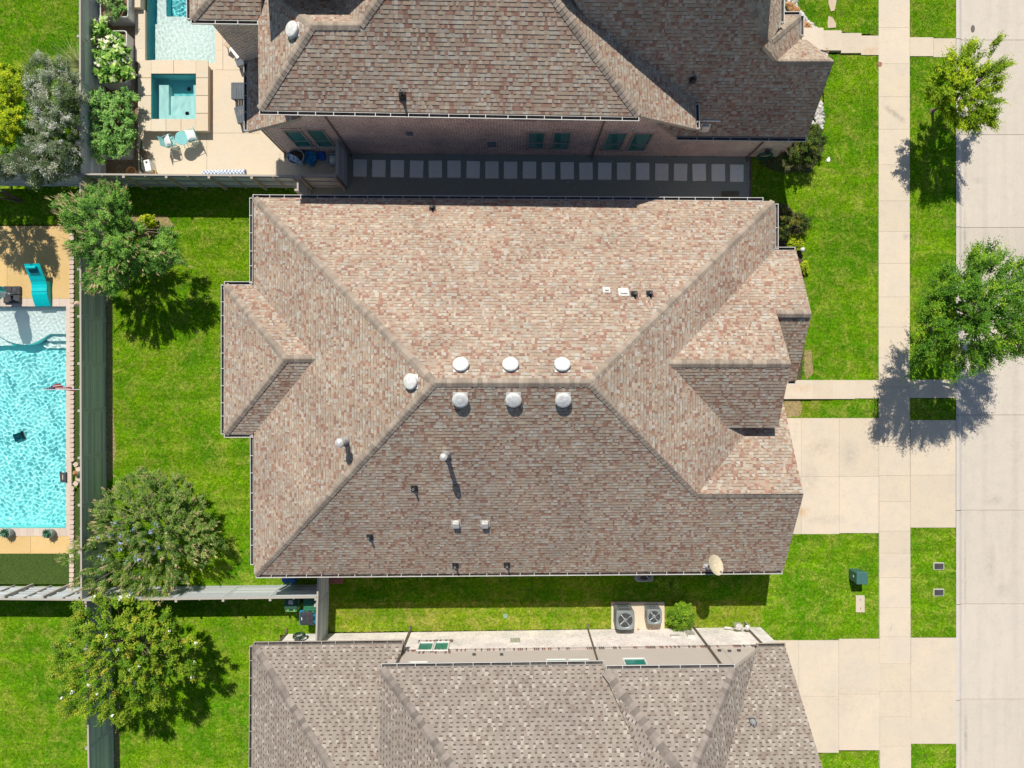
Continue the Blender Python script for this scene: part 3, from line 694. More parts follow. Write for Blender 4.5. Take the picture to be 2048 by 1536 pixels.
LW = (B_ - A_).length; nn = wd.cross(Vector((0, 0, 1))).normalized(); Lp = (nn, nn.dot(A_))
ang = math.atan2(wd.y, wd.x)
w = MB(); RZm = Matrix.Rotation(ang, 4, 'Z')
w.box(A_ + wd * (LW / 2) - wn * .125 + Vector((0, 0, 1.17)), (LW, .25, 2.34), mat=RZm)
w.box(A_ + wd * (5.3 / 2) - wn * .125 + Vector((0, 0, 2.5)), (5.3, .25, .32), mat=RZm)
wall_box(w, -10.2, -4.9, -18.5, A_.y - .3, 0, 2.6); wall_box(w, -4.9, 10.9, -18.5, A_.y - .1, 0, 2.3)
w.build('wall', M['brick_pale'], h3)
s0 = P(808, 0).x - A_.x - .15; s1 = 8.75 - A_.x
w = MB(); w.box(A_ + wd * ((s0 + s1) / 2) - wn * .13 + Vector((0, 0, 3.63)), (s1 - s0, .22, 2.56), mat=RZm)
wall_box(w, -4.7, 8.3, -18.5, A_.y - .4, 2.34, 4.9)
pts = [(8.70, 2.36), (10.35, 2.36), (10.2, 2.62), (8.75, 5.2), (8.70, 5.25)]
w.box(A_ + wd * (6.12 - A_.x) - wn * .13 + Vector((0, 0, 5.09)), (5.16, .22, .36), mat=RZm)
a = w.vs([A_ + wd * (x - A_.x) - wn * .02 + Vector((0, 0, z)) for x, z in pts]); b = w.vs([A_ + wd * (x - A_.x) - wn * .24 + Vector((0, 0, z)) for x, z in pts])
w.face(range(a + 4, a - 1, -1)); w.face(range(b, b + 5))
w.build('siding_wall', M['siding'], h3)
# soldier course along the brick top
w = MB(); k = s0
while k < LW - .05:
    w.box(A_ + wd * k + wn * .012 + Vector((0, 0, 2.27)), (.068, .03, .2), mat=RZm, t=random.random()); k += .085
def sold_mat():
    n = NT('soldier_bricks'); return n.bsdf(n.ramp(n.tone(), [(0, C(.50, .46, .43)), (.3, C(.26, .15, .12)), (.6, C(.58, .50, .45)), (.8, C(.14, .12, .115))], 'CONSTANT'), .9)
M['soldier'] = sold_mat()
w.build('brick_course', M['soldier'], h3)
M['win_green'] = M['glass']
window(h3, Lp, ((834, 1303), (866, 1303), (868, 1286), (838, 1286)), M['white'], M['soldier'], inward=Vector((0, -1, 0)), rail=0)
window(h3, Lp, ((867, 1303), (897, 1303), (899, 1285), (869, 1285)), M['white'], M['soldier'], inward=Vector((0, -1, 0)), rail=0)
for tl, tr, br, bl in (((814, 1340), (854, 1340), (856, 1325), (816, 1325)), ((1092, 1338), (1134, 1338), (1134, 1320), (1093, 1320)), ((1138, 1338), (1181, 1338), (1180, 1320), (1138, 1320)), ((1254, 1352), (1303, 1352), (1292, 1318), (1247, 1318))):
    window(h3, Lp, (tl, tr, br, bl), M['white'], None, inward=Vector((0, -1, 0)), rail=.45)
for (bx, by), hh in (((820, 1262.5), 5.0), ((1175, 1257.5), 5.0), ((1386, 1254.5), 5.0), ((1490, 1253.5), 2.75), ((574, 1267.5), 2.6)):
    downspout(h3, (bx, by), hh, (0, .05, 0), M['down'])
wall_plate(h3, 'meter_cover', 1030, 1283, .42, .55, M['flue'], Lp); wall_plate(h3, 'electrical_box', 1381, 1271, .34, .5, M['flue'], Lp, .16); wall_plate(h3, 'electrical_box', 1350, 1274, .4, .16, M['flue'], Lp, .1)
for x, y in ((1439, 1302), (1459, 1303), (1478, 1302), (948, 1310), (1003, 1310)): wall_plate(h3, 'wall_vent', x, y, .13, .10, M['dark'], Lp)
# ================================================================== GROUND
def cells(x0, x1, y0, y1, holes, z, mb, m=0, t=0.0, step=None):
    xs = sorted({x0, x1, *[min(max(h[k], x0), x1) for h in holes for k in (0, 1)]}); ys = sorted({y0, y1, *[min(max(h[k], y0), y1) for h in holes for k in (2, 3)]})
    for a, b in zip(xs, xs[1:]):
        for c, d in zip(ys, ys[1:]):
            mx, my = (a + b) / 2, (c + d) / 2
            if any(h[0] < mx < h[1] and h[2] < my < h[3] for h in holes): continue
            mb.poly([(a, c, z), (b, c, z), (b, d, z), (a, d, z)], m, t)
def X(px): return (px - 1024) * H / F
def Y(py): return (768 - py) * H / F
POOL1 = (X(-260), X(134), Y(1056), Y(612))      # turquoise pool on the left
POOL2 = (X(294), X(431), Y(126), Y(-90))        # pool at the top
SPA = (X(302), X(392), Y(240), Y(148))
g = MB(); cells(-200, 200, -200, 200, [POOL1, POOL2, SPA], -.16, g)
struct(g.build('ground', M['grass']))
# ------------------------------------------------------------------ street side paving
def slab(mb, px0, px1, py0, py1, z, th=.12, gap=.18, t=None, wob=0):
    g_ = gap
    pts = [(X(px0 + g_), Y(py1 - g_), z), (X(px1 - g_), Y(py1 - g_), z), (X(px1 - g_), Y(py0 + g_), z), (X(px0 + g_), Y(py0 + g_), z)]
    mb.prism(pts, th, 0, random.random() if t is None else t)
ZC = .03
jb = MB()
def joints(px0, px1, py0, py1, z): jb.poly([(X(px0), Y(py1), z), (X(px1), Y(py1), z), (X(px1), Y(py0), z), (X(px0), Y(py0), z)])
sw = MB()
ys = [-500, -440, -380, -320, -258, -195, -132, -68, -6, 56, 128, 194, 259, 330, 402, 463, 527, 594, 654, 716, 774, 834, 893, 951, 1003, 1062, 1106, 1155, 1215, 1273, 1327, 1383, 1433, 1492, 1552, 1610, 1670, 1730, 1790, 1850, 1910, 1970, 2030]
for a, b in zip(ys, ys[1:]):
    d = 3 * (b - 768) / 768.
    slab(sw, 1756.5 + max(0, d) * .9, 1819 + max(0, d) * .8, a, b, ZC)
joints(1757, 1818, -500, 2030, ZC - .012)
struct(sw.build('sidewalk', M['conc']))
dw = MB()
for x0, x1, y0, y1 in ((1530, 1602, 836, 953), (1530, 1602, 953, 1068), (1602, 1678, 836, 953), (1678, 1757, 836, 953), (1602, 1678, 953, 1068), (1678, 1757, 953, 1066), (1820, 1911, 840, 950), (1820, 1911, 950, 1055)): slab(dw, x0, x1, y0, y1, ZC)
for x0, x1, y0, y1 in ((1530, 1597, 1280, 1392), (1530, 1597, 1392, 1510), (1597, 1677, 1280, 1392), (1677, 1759, 1277, 1388), (1597, 1677, 1392, 1505), (1677, 1759, 1388, 1500), (1821, 1912, 1275, 1382), (1821, 1912, 1382, 1487)): slab(dw, x0, x1, y0, y1, ZC)
for b in ((1530, 1756, 837, 1066), (1820, 1911, 841, 1054), (1530, 1758, 1281, 1500), (1821, 1911, 1276, 1486)): joints(*b, ZC - .012)
struct(dw.build('driveway', M['conc']))
pw = MB()
for x0, x1, y0, y1, z in ((1565, 1622, 760, 798, .16), (1622, 1664, 760, 798, .12), (1664, 1708, 760, 798, .08), (1708, 1757, 760, 797, .04), (1819, 1865, 759, 796, ZC), (1865, 1911, 759, 796, ZC),
                          (1600, 1643, 60, 104, .22), (1643, 1680, 64, 104, .16), (1680, 1721, 68, 108, .10), (1721, 1757, 72, 111, .05), (1819, 1866, 75, 113, ZC), (1866, 1911, 77, 115, ZC)): slab(pw, x0, x1, y0, y1, z, .25)
for b in ((1819, 1911, 760, 796), (1820, 1911, 77, 113)): joints(*b, ZC - .012)
struct(pw.build('path', M['conc']))
rd = MB(); kb = MB(); ZR = -.09
rys = [-700, -500, -313, -123, 78, 268, 454, 640, 830, 1021, 1209, 1400, 1592, 1780, 1980, 2200]
for a, b in zip(rys, rys[1:]):
    t = random.random()
    slab(rd, 1925, 2215, a, b, ZR, .06, .4, t); slab(rd, 2215, 2600, a, b, ZR, .06, .4, random.random())
    # roll kerb: profile swept along y
    x0, x1 = X(1911.5), X(1925.5); ya, yb = Y(a) - .012, Y(b) + .012
    pf = [(x0, ZC), (x0 + .14, ZC - .005), (x0 + .22, ZC - .045), (x1 + .0, ZR + .006)]
    for p, q in zip(pf, pf[1:]): kb.poly([(p[0], yb, p[1]), (q[0], yb, q[1]), (q[0], ya, q[1]), (p[0], ya, p[1])], 0, t)
joints(1925, 2600, -700, 2200, ZR - .02); joints(1911, 1926, -700, 2200, ZR - .015)
struct(rd.build('road', M['road'])); struct(kb.build('kerb', M['kerb'])); struct(jb.build('paving_joints', M['joint']))
# manhole-like plate, lids
def disc(name, px, py, rx, ry, z, mat, label, cat, n=20, group=None):
    mb = MB(); c = P(px, py, z); mb.lathe((c.x, c.y, z - .02), [(1, 0), (1, .018), (.86, .022), (.84, .016)], n, 0, sx=rx, sy=ry)
    return tag(mb.build(name, mat, loc=(c.x, c.y, z)), label, cat, group)
M['iron'] = simple('cast_iron', C(.13, .12, .11), .6, .3, 20, .6, 60)
disc('street_access_cover', 1946, 57, .085, .16, ZR + .024, M['iron'], 'oval iron lid set in the street beside the kerb', 'lid')
disc('water_meter_cover', 1767, 880, .085, .13, ZC + .02, M['iron'], 'small oval iron lid in the sidewalk by the driveway', 'lid')
o = disc('cleanout_plug', 1760, 128, .10, .10, ZC + .02, simple('rusty_cap', C(.33, .16, .09), .7, .4, 30), 'round rusty cap at the lawn edge of the sidewalk', 'cap')
# ------------------------------------------------------------------ lawns: sheet + blades
SOILZ = .012
lawn_polys = {}
def inpoly(px, py, poly):
    n = len(poly); res = np.zeros(len(px), bool); x = np.array([p[0] for p in poly], float); y = np.array([p[1] for p in poly], float); j = n - 1
    for i in range(n):
        cond = ((y[i] > py) != (y[j] > py)); dy = (y[j] - y[i]) or 1e-9
        res ^= cond & (px < (x[j] - x[i]) * (py - y[i]) / dy + x[i]); j = i
    return res
def jag(poly, step=6., amp=1.1):
    out = []; n = len(poly)
    for i in range(n):
        a, b = poly[i], poly[(i + 1) % n]; L = math.hypot(b[0] - a[0], b[1] - a[1]); k = max(1, int(L / step))
        for q in range(k):
            t = q / k; out.append((a[0] + (b[0] - a[0]) * t + random.uniform(-amp, amp), a[1] + (b[1] - a[1]) * t + random.uniform(-amp, amp)))
    return out
def sheet(name, poly, z, mat, jagged=True, th=.0):
    p = jag(poly) if jagged else poly
    pts = [(X(a), Y(b), z) for a, b in p]; mb = MB()
    for t in tessellate_polygon([[Vector(q) for q in pts]]):
        tri = [pts[k] for k in t]; a = (Vector(tri[1]) - Vector(tri[0])).cross(Vector(tri[2]) - Vector(tri[0])).z
        mb.poly(tri if a > 0 else tri[::-1])
    return mb.build(name, mat)
LAWNS = {
 'back': [(212, 374), (600, 374), (640, 420), (640, 1130), (640, 1172), (212, 1172)],
 'side': [(655, 1120), (1540, 1120), (1540, 1068), (1757, 1066), (1759, 1276), (1560, 1282), (1540, 1290), (1522, 1262), (1520, 1202), (1440, 1200), (655, 1204)],
 'front': [(1500, 312), (1600, 312), (1640, 250), (1640, 230), (1648, 205), (1640, 109), (1757, 111), (1757, 761), (1560, 761), (1560, 560), (1608, 545), (1601, 500), (1606, 440), (1580, 420), (1500, 420)],
 'front_far': [(1593, -90), (1757, -90), (1757, 70), (1688, 65), (1642, 61), (1615, 40), (1596, 15)],
 'verge_a': [(1820, -90), (1912, -90), (1912, 77), (1820, 74)],
 'verge_b': [(1820, 114), (1911, 115), (1911, 760), (1819, 760)],
 'verge_c': [(1819, 797), (1911, 797), (1911, 840), (1819, 839)],
 'verge_d': [(1820, 1055), (1911, 1055), (1912, 1274), (1821, 1274)],
 'verge_e': [(1821, 1488), (1913, 1487), (1913, 1620), (1822, 1620)],
 'strip': [(1640, 798), (1757, 798), (1757, 836), (1640, 837)],
 'front_low': [(1560, 1512), (1759, 1500), (1760, 1620), (1560, 1620)],
 'low_back': [(215, 1196), (655, 1196), (655, 1264), (560, 1270), (560, 1620), (225, 1620)],
 'low_left': [(-60, 1196), (176, 1196), (190, 1620), (-60, 1620)],
 'up_left': [(-60, -60), (160, -60), (162, 352), (-60, 352)],
 'left_strip': [(-60, 378), (165, 378), (165, 449), (-60, 449)],
}
DRY = {'dry_side': [(655, 1204), (1440, 1200), (1520, 1202), (1522, 1262), (1518, 1254), (655, 1264)], 'dry_strip': [(1560, 798), (1640, 798), (1640, 837), (1560, 837)]}
def lawn(name, src, mat):
  allp = MB()
  for k, p in src.items():
    pts = [(X(a), Y(b), SOILZ) for a, b in jag(p, 5, .9)]
    for t in tessellate_polygon([[Vector(q) for q in pts]]):
        tri = [pts[i] for i in t]; a = (Vector(tri[1]) - Vector(tri[0])).cross(Vector(tri[2]) - Vector(tri[0])).z
        allp.poly(tri if a > 0 else tri[::-1])
  struct(allp.build(name, mat))
lawn('lawn', LAWNS, M['grass']); lawn('dry_lawn', DRY, M['grass_dry'])
def blades(name, polys, dens, hmin, hmax, mat, z0=SOILZ, skip=()):
    vs = []; tn = []
    for p in polys:
        xs = [a for a, b in p]; ysx = [b for a, b in p]; x0, x1, y0, y1 = max(min(xs), -40), min(max(xs), 2090), max(min(ysx), -40), min(max(ysx), 1580)
        if x1 <= x0 or y1 <= y0: continue
        ar = (x1 - x0) * (y1 - y0) * (H / F) ** 2; n = int(ar * dens)
        px = rng.uniform(x0, x1, n); py = rng.uniform(y0, y1, n); ok = inpoly(px, py, p)
        for sp in skip: ok &= ~inpoly(px, py, sp)
        px, py = px[ok] + rng.normal(0, 1.0, ok.sum()), py[ok] + rng.normal(0, 1.0, ok.sum()); n = len(px)
        x = (px - 1024) * H / F; y = (768 - py) * H / F
        h = rng.uniform(hmin, hmax, n); a = rng.uniform(0, 2 * PI, n); w = rng.uniform(.007, .014, n); ln = rng.uniform(.2, 1.1, n) * h; b = a + rng.uniform(-1, 1, n) + PI / 2
        v = np.zeros((n, 3, 3))
        v[:, 0] = np.stack([x - np.cos(a) * w, y - np.sin(a) * w, np.full(n, z0 - .005)], 1); v[:, 1] = np.stack([x + np.cos(a) * w, y + np.sin(a) * w, np.full(n, z0 - .005)], 1)
        v[:, 2] = np.stack([x + np.cos(b) * ln, y + np.sin(b) * ln, z0 + h], 1)
        vs.append(v.reshape(-1, 3)); tn.append(rng.random(n))
    v = np.concatenate(vs); t = np.concatenate(tn); n = len(t)
    me = bpy.data.meshes.new(name); me.vertices.add(n * 3); me.loops.add(n * 3); me.polygons.add(n)
    me.vertices.foreach_set('co', v.ravel()); me.loops.foreach_set('vertex_index', np.arange(n * 3)); me.polygons.foreach_set('loop_start', np.arange(0, n * 3, 3)); me.polygons.foreach_set('loop_total', np.full(n, 3))
    at = me.attributes.new('tone', 'FLOAT', 'FACE'); at.data.foreach_set('value', t); me.materials.append(mat); me.update(calc_edges=True); me.validate()
    o = bpy.data.objects.new(name, me); COL.objects.link(o); return stuff(o)
SKIP = [[(700, 318), (1500, 318), (1500, 400), (700, 400)], [(520, 400), (1545, 400), (1545, 1128), (520, 1128)]]
blades('grass', [p for k, p in LAWNS.items()], 2300, .014, .040, M['blade'], skip=SKIP); blades('dry_grass', [p for k, p in DRY.items()], 2000, .012, .034, M['blade_dry'])
# bare ground, beds
def bed(name, poly, mat, z=SOILZ + .006): return struct(sheet(name, poly, z, mat))
M['dryedge'] = simple('dry_soil_edge', C(.36, .26, .14), .95, .35, 9, .8, 40)
bed('soil_strip', [(213, 600), (224, 600), (226, 800), (232, 900), (224, 960), (214, 960)], M['dryedge'])
bed('soil_patch', [(262, 432), (290, 428), (335, 432), (348, 452), (330, 470), (300, 478), (268, 462)], M['dryedge'])
bed('soil_patch', [(1568, 799), (1600, 800), (1604, 818), (1598, 833), (1568, 835)], M['dryedge'])
bed('soil_patch', [(1609, 700), (1622, 702), (1626, 748), (1612, 758), (1607, 740)], M['dryedge'])
bed('soil_patch', [(230, 1395), (240, 1395), (240, 1560), (228, 1560)], M['dryedge'])
bed('mulch_bed', [(1540, 404), (1575, 410), (1598, 440), (1600, 490), (1607, 530), (1611, 600), (1608, 690), (1602, 762), (1540, 764)], M['mulch'])
bed('mulch_bed', [(1545, 255), (1640, 250), (1648, 300), (1622, 345), (1560, 345), (1520, 330), (1520, 312)], M['mulch'], SOILZ + .004)
bed('planting_bed', [(165, -60), (284, -60), (284, 300), (277, 346), (165, 346)], M['soil'], .014)
bed('pebble_bed', [(1568, -60), (1588, -60), (1594, 12), (1616, 42), (1642, 62), (1600, 62), (1568, 45)], M['dgravel'])
bed('pebble_bed', [(1600, 96), (1656, 96), (1656, 112), (1640, 112), (1600, 112)], M['dgravel'])
bed('gravel_path', [(690, 306), (1500, 314), (1500, 400), (600, 396), (600, 374), (690, 374)], M['dgravel'])
bed('edging', [(1499, 314), (1502, 314), (1502, 400), (1499, 400)], M['down'], SOILZ + .03)
# white river pebbles
def pebbles(name, polys, n, r0, r1):
    mb = MB(); base = []
    for k in range(5):
        a = rng.uniform(.75, 1.1, (5, 8)); base.append(a)
    for poly in polys:
        xs = [p[0] for p in poly]; yy = [p[1] for p in poly]; c = 0
        while c < n:
            x, y = random.uniform(min(xs), max(xs)), random.uniform(min(yy), max(yy))
            if not inpoly(np.array([x]), np.array([y]), poly)[0]: continue
            c += 1; r = random.uniform(r0, r1); p = P(x, y, .03); q = Matrix.Rotation(random.uniform(0, 6), 4, 'Z') @ Matrix.Rotation(random.uniform(-.4, .4), 4, 'X')
            mb.lathe((p.x, p.y, .02 + random.uniform(0, .03)), [(r * .6, -r * .4), (r * random.uniform(.9, 1.1), 0), (r * .85, r * .35), (r * .4, r * .55)], 7, 0, random.random(), M=q, sx=random.uniform(.8, 1.4), sy=random.uniform(.7, 1.1))
    return smooth_by_angle(stuff(mb.build(name, M['pebble'])), 60)
pebbles('pebbles', [[(1575, -40), (1588, -40), (1594, 12), (1616, 42), (1642, 62), (1606, 62), (1590, 20), (1572, 10)]], 330, .05, .10)
pebbles('pebbles', [[(1628, 215), (1642, 200), (1648, 230), (1646, 258), (1624, 252)], [(1606, 96), (1654, 98), (1654, 112), (1640, 112)]], 110, .05, .09)
pebbles('gravel_specks', [[(700, 318), (1498, 322), (1498, 396), (700, 396)]], 260, .012, .03)
def boulder(px, py, r, label, z=.08):
    mb = MB(); p = P(px, py, 0); rs = random.Random(int(px * 7 + py))
    mb.lathe((p.x, p.y, 0), [(r * .8, 0), (r, r * .3), (r * .8, r * .7), (r * .35, r * .95), (.02, r)], 9, 0, sx=1.25, sy=.85, M=Matrix.Rotation(rs.uniform(0, 3), 4, 'Z'))
    mb.v = [(v[0] + rs.uniform(-.18, .18) * r, v[1] + rs.uniform(-.18, .18) * r, max(0, v[2] + rs.uniform(-.15, .15) * r)) for v in mb.v]
    return tag(mb.build('boulder', M['boulder'], loc=(p.x, p.y, 0)), label, 'rock', 'rust brown rocks by the entry')
boulder(1581, 19, .26, 'larger rust brown rock on white pebbles at the very top'); boulder(1594, 22, .15, 'small tan rock touching the larger rust rock on white pebbles'); boulder(1611, 55, .24, 'rust brown rock where the pebbles meet the entry path'); boulder(1651, 101, .16, 'small brown rock beside the gable tip and entry path')
# stepping stones along the gap
ptr = None; words = 'first second third fourth fifth sixth seventh eighth ninth tenth eleventh twelfth thirteenth fourteenth fifteenth sixteenth seventeenth eighteenth nineteenth twentieth twenty-first'.split()
for k in range(21):
    x = 719.5 + k * 37.72; y = 336.5 + k * .45; p = P(x, y, .05); mb = MB()
    w_, d_ = .60, .765
    mb.rbox(Matrix.Translation((p.x + random.uniform(-.012, .012), p.y + random.uniform(-.015, .015), .035)) @ Matrix.Rotation(random.uniform(-.03, .03), 4, 'Z') @ Matrix.Rotation(random.uniform(-.012, .012), 4, 'X'), w_ / 2, d_ / 2, .03, .012, 0, random.random(), seg=1)
    tag(mb.build('stepping_stone', M['stone'], loc=(p.x, p.y, .0)), f'pale square stepping stone in dark gravel, {words[k]} from the fence gate', 'paving stone', 'stepping stones in the dark gravel strip')
def flagstone(pts, label):
    mb = MB(); q = [(X(a), Y(b), .05) for a, b in pts]
    if area2([(a[0], a[1]) for a in q]) < 0: q = q[::-1]
    mb.prism(q, .06); c = P(*pts[0]); return tag(mb.build('flagstone', M['flag'], loc=(c.x, c.y, 0)), label, 'paving stone', 'flagstones in the upper front lawn')
flagstone([(1656, 33), (1664, 36), (1671, 47), (1671, 56), (1655, 57), (1654, 48)], 'trapezoid flagstone alone in the grass near the entry path')
flagstone([(1657, -30), (1672, -30), (1672, 4), (1668, 22), (1661, 24), (1656, 8)], 'long flagstone in the grass cut off by the top edge')
# drain grate by the main house
mb = MB(); p = P(1461, 390, .03)
mb.box(p, (.78, .34, .03))
for k in range(13): mb.box(p + Vector((-.36 + k * .06, 0, .022)), (.03, .30, .02))
tag(mb.build('drain_mat', simple('olive_grate', C(.16, .16, .11), .8, .2), loc=p), 'flat olive slab at the gutter edge in the dark gravel', 'slab')
# ------------------------------------------------------------------ fences
def fence(name, label, a, b, h, back, spacing=2.2, gate=None, small=True, board=.142, group='weathered board fences'):
    """a-b: base line on the ground; back: unit vector towards the side that carries the posts"""
    a, b = Vector(a), Vector(b); d = b - a; L = d.length; d.normalize(); k = Vector(back); ang = math.atan2(d.y, d.x); Rz = Matrix.Rotation(ang, 4, 'Z')
    t = thing(name, label, 'fence', a, group); mb = MB(); n = max(1, round(L / spacing)); pw_ = L / n; nb = int(h / board); bh = h / nb
    for i in range(n):
        for r_ in range(nb):
            mb.box(a + d * (pw_ * (i + .5)) + Vector((0, 0, bh * (r_ + .5) + .01)) - k * random.uniform(0, .004), (pw_ - .012, .02, bh - .010), mat=Rz, t=random.random())
    mb.build('boards', M['fence'], t)
    for i in range(n + 1):
        for o_ in (-.06, .06):
            if (i == 0 and o_ < 0) or (i == n and o_ > 0): continue
            q = MB(); q.box(a + d * (pw_ * i + o_) - k * .018 + Vector((0, 0, h / 2)), (.085, .014, h - .04), mat=Rz, t=.6); q.build('batten', M['fence'], t)
    c = MB(); c.box(a + d * (L / 2) + k * .01 + Vector((0, 0, h + .02)), (L, .075, .035), mat=Rz); c.build('top_rail', M['fence_post'], t)
    r = MB()
    for z in (.35, 1.0, h - .2): r.box(a + d * (L / 2) + k * .035 + Vector((0, 0, z)), (L, .045, .09), mat=Rz)
    r.build('rails', M['fence'], t)
    for i in range(n + 1):
        p = a + d * min(max(L * i / n, .06), L - .06); q = MB(); q.box(p + k * .10 + Vector((0, 0, (h + .03) / 2)), (.10, .10, h + .03), mat=Rz); q.build('post', M['fence_post'], t)
        if small and i < n:
            p = a + d * (L * (i + .5) / n); q = MB(); q.box(p + k * .055 + Vector((0, 0, (h + .02) / 2)), (.06, .05, h + .02), mat=Rz); q.build('post', M['fence_post'], t)
        for zz in ():
            pass
    # face battens seen as seams between panels
    return t
FH = 1.85
fx = X(212) 
fence('wooden_fence', 'long board fence running down the yard edge beside the turquoise pool, in shade', P(211.5, 374), P(213.5, 1174), FH, (-1, 0, 0), 1.93)
fence('wooden_fence', 'board fence behind the planter troughs beside the upper patio', P(211.0, -60), P(211.5, 372), FH, (-1, 0, 0), 1.93)
fence('wooden_fence', 'board fence under the white flowering tree at the lower left', P(222, 1176), P(230, 1640), FH, (-1, 0, 0), 1.93)
fence('wooden_fence', 'shaded board fence between the upper patio and the middle back yard', P(212, 372.5), P(614, 375.5), FH, (0, -1, 0), 1.9)
fence('wooden_fence', 'sunlit board fence along the lower edge of the middle back yard', P(214, 1174.5), P(657, 1169), FH, (0, -1, 0), 1.9)
fence('wooden_fence', 'sunlit board fence at the left edge below the small dark turf', P(-80, 1172), P(213, 1174.5), FH, (0, 1, 0), 1.75)
fence('wooden_fence', 'shaded board fence at the left edge below the grey-green shrub', P(-80, 371), P(211, 372.5), FH, (0, 1, 0), 1.9)
fence('gate_fence', 'short weathered gate fence between the middle house and the grey-roofed house', P(660, 1105), P(655.5, 1266), FH, (-1, 0, 0), 1.6, small=False)
fence('gate_fence', 'short shaded fence from the middle house up to the patio fence', P(621, 375), P(621, 405), FH, (-1, 0, 0), 1.0, small=False)
fence('gate_fence', 'shaded gate at the fence end of the stepping stone strip', P(694, 300), P(694, 375), FH, (-1, 0, 0), 1.5, small=False)
fence('gate_fence', 'short shaded fence joining the gate to the patio fence', P(622, 374.5), P(693, 375), FH, (0, -1, 0), 1.4, small=False)
# ================================================================== POOLS
CAUST = []; RECV = []
def plaster(name, a, b, d):
    n = NT(name); v = n.new('ShaderNodeTexVoronoi'); v.inputs['Scale'].default_value = 40; n.link(n.pos(), v.inputs['Vector'])
    c = n.mix(n.rng(n.noise(1.3, 4), .3, .7), a, b); c = n.mix(n.rng(n.noise(55, 4, .7), .5, .7, 0, .35), c, d)
    return n.bsdf(c, .8, None, spec=.2)
M['plaster'] = plaster('turquoise_plaster', C(.34, .93, .93), C(.42, .94, .93), C(.7, .96, .95))
M['shelf'] = plaster('pale_pool_shelf', C(.84, .87, .85), C(.88, .89, .87), C(.92, .92, .90))
M['shelf2'] = plaster('grey_pool_shelf', C(.82, .88, .84), C(.88, .92, .88), C(.95, .95, .92))
M['deepteal'] = plaster('teal_plaster', C(.16, .62, .66), C(.20, .68, .72), C(.4, .8, .8))
M['spaseat'] = plaster('spa_bench_plaster', C(.55, .85, .83), C(.60, .88, .85), C(.7, .9, .88))
M['tile'] = simple('waterline_tile', C(.16, .36, .37), .3, .2, 14)
def water_mat(name, tint, rip):
    n = NT(name); tr = n.new('ShaderNodeBsdfTransparent'); tr.inputs[0].default_value = tint
    gl = n.new('ShaderNodeBsdfGlossy'); gl.inputs['Roughness'].default_value = .03
    w1 = n.noise(rip, 2, .5, None, 1.2); 
    nm = n.bump(w1, .5, .05); n.link(nm, gl.inputs['Normal'])
    fr = n.new('ShaderNodeFresnel'); fr.inputs[0].default_value = 1.33; n.link(nm, fr.inputs['Normal'])
    mx = n.new('ShaderNodeMixShader'); n.link(fr.outputs[0], mx.inputs[0]); n.link(tr.outputs[0], mx.inputs[1]); n.link(gl.outputs[0], mx.inputs[2]); n.link(mx.outputs[0], n.out.inputs[0]); return n.mat
def water_glass(name, tint):
    n = NT(name); r = n.new('ShaderNodeBsdfRefraction'); r.inputs['IOR'].default_value = 1.33; r.inputs['Roughness'].default_value = 0; r.inputs['Color'].default_value = tint
    gl = n.new('ShaderNodeBsdfGlossy'); gl.inputs['Roughness'].default_value = .02
    fr = n.new('ShaderNodeFresnel'); fr.inputs[0].default_value = 1.33
    mx = n.new('ShaderNodeMixShader'); n.link(fr.outputs[0], mx.inputs[0]); n.link(r.outputs[0], mx.inputs[1]); n.link(gl.outputs[0], mx.inputs[2]); n.link(mx.outputs[0], n.out.inputs[0]); return n.mat
M['water'] = water_glass('pool_water', C(.93, 1, 1))
def ripple_sheet(name, x0, x1, y0, y1, z, res, amp, waves, mat, holes=(), seed=3):
    """a real rippled water surface: a sum of many short waves"""
    r = np.random.default_rng(seed); nx = int((x1 - x0) / res); ny = int((y1 - y0) / res)
    xs = np.linspace(x0, x1, nx + 1); ys = np.linspace(y0, y1, ny + 1); gx, gy = np.meshgrid(xs, ys)
    hgt = np.zeros_like(gx); wx = gx + .05 * np.sin(gy * 5.1 + 1) ; wy = gy + .05 * np.sin(gx * 4.3)
    for lo, hi, n, a in waves:
        for k in range(n):
            lam = r.uniform(lo, hi); th = r.uniform(0, 2 * PI); ph = r.uniform(0, 2 * PI)
            hgt += a * lam * np.sin((wx * np.cos(th) + wy * np.sin(th)) * 2 * PI / lam + ph) / math.sqrt(n)
    v = np.stack([gx, gy, z + hgt * amp], -1).reshape(-1, 3)
    i = np.arange((nx + 1) * (ny + 1)).reshape(ny + 1, nx + 1)
    q = np.stack([i[:-1, :-1], i[:-1, 1:], i[1:, 1:], i[1:, :-1]], -1).reshape(-1, 4)
    me = bpy.data.meshes.new(name); n = len(q)
    me.vertices.add(len(v)); me.loops.add(n * 4); me.polygons.add(n); me.vertices.foreach_set('co', v.ravel()); me.loops.foreach_set('vertex_index', q.ravel())
    me.polygons.foreach_set('loop_start', np.arange(0, n * 4, 4)); me.polygons.foreach_set('loop_total', np.full(n, 4)); me.polygons.foreach_set('use_smooth', np.ones(n, bool))
    me.materials.append(mat); me.update(calc_edges=True); o = bpy.data.objects.new(name, me); COL.objects.link(o); struct(o)
    CAUST.append(o); return o
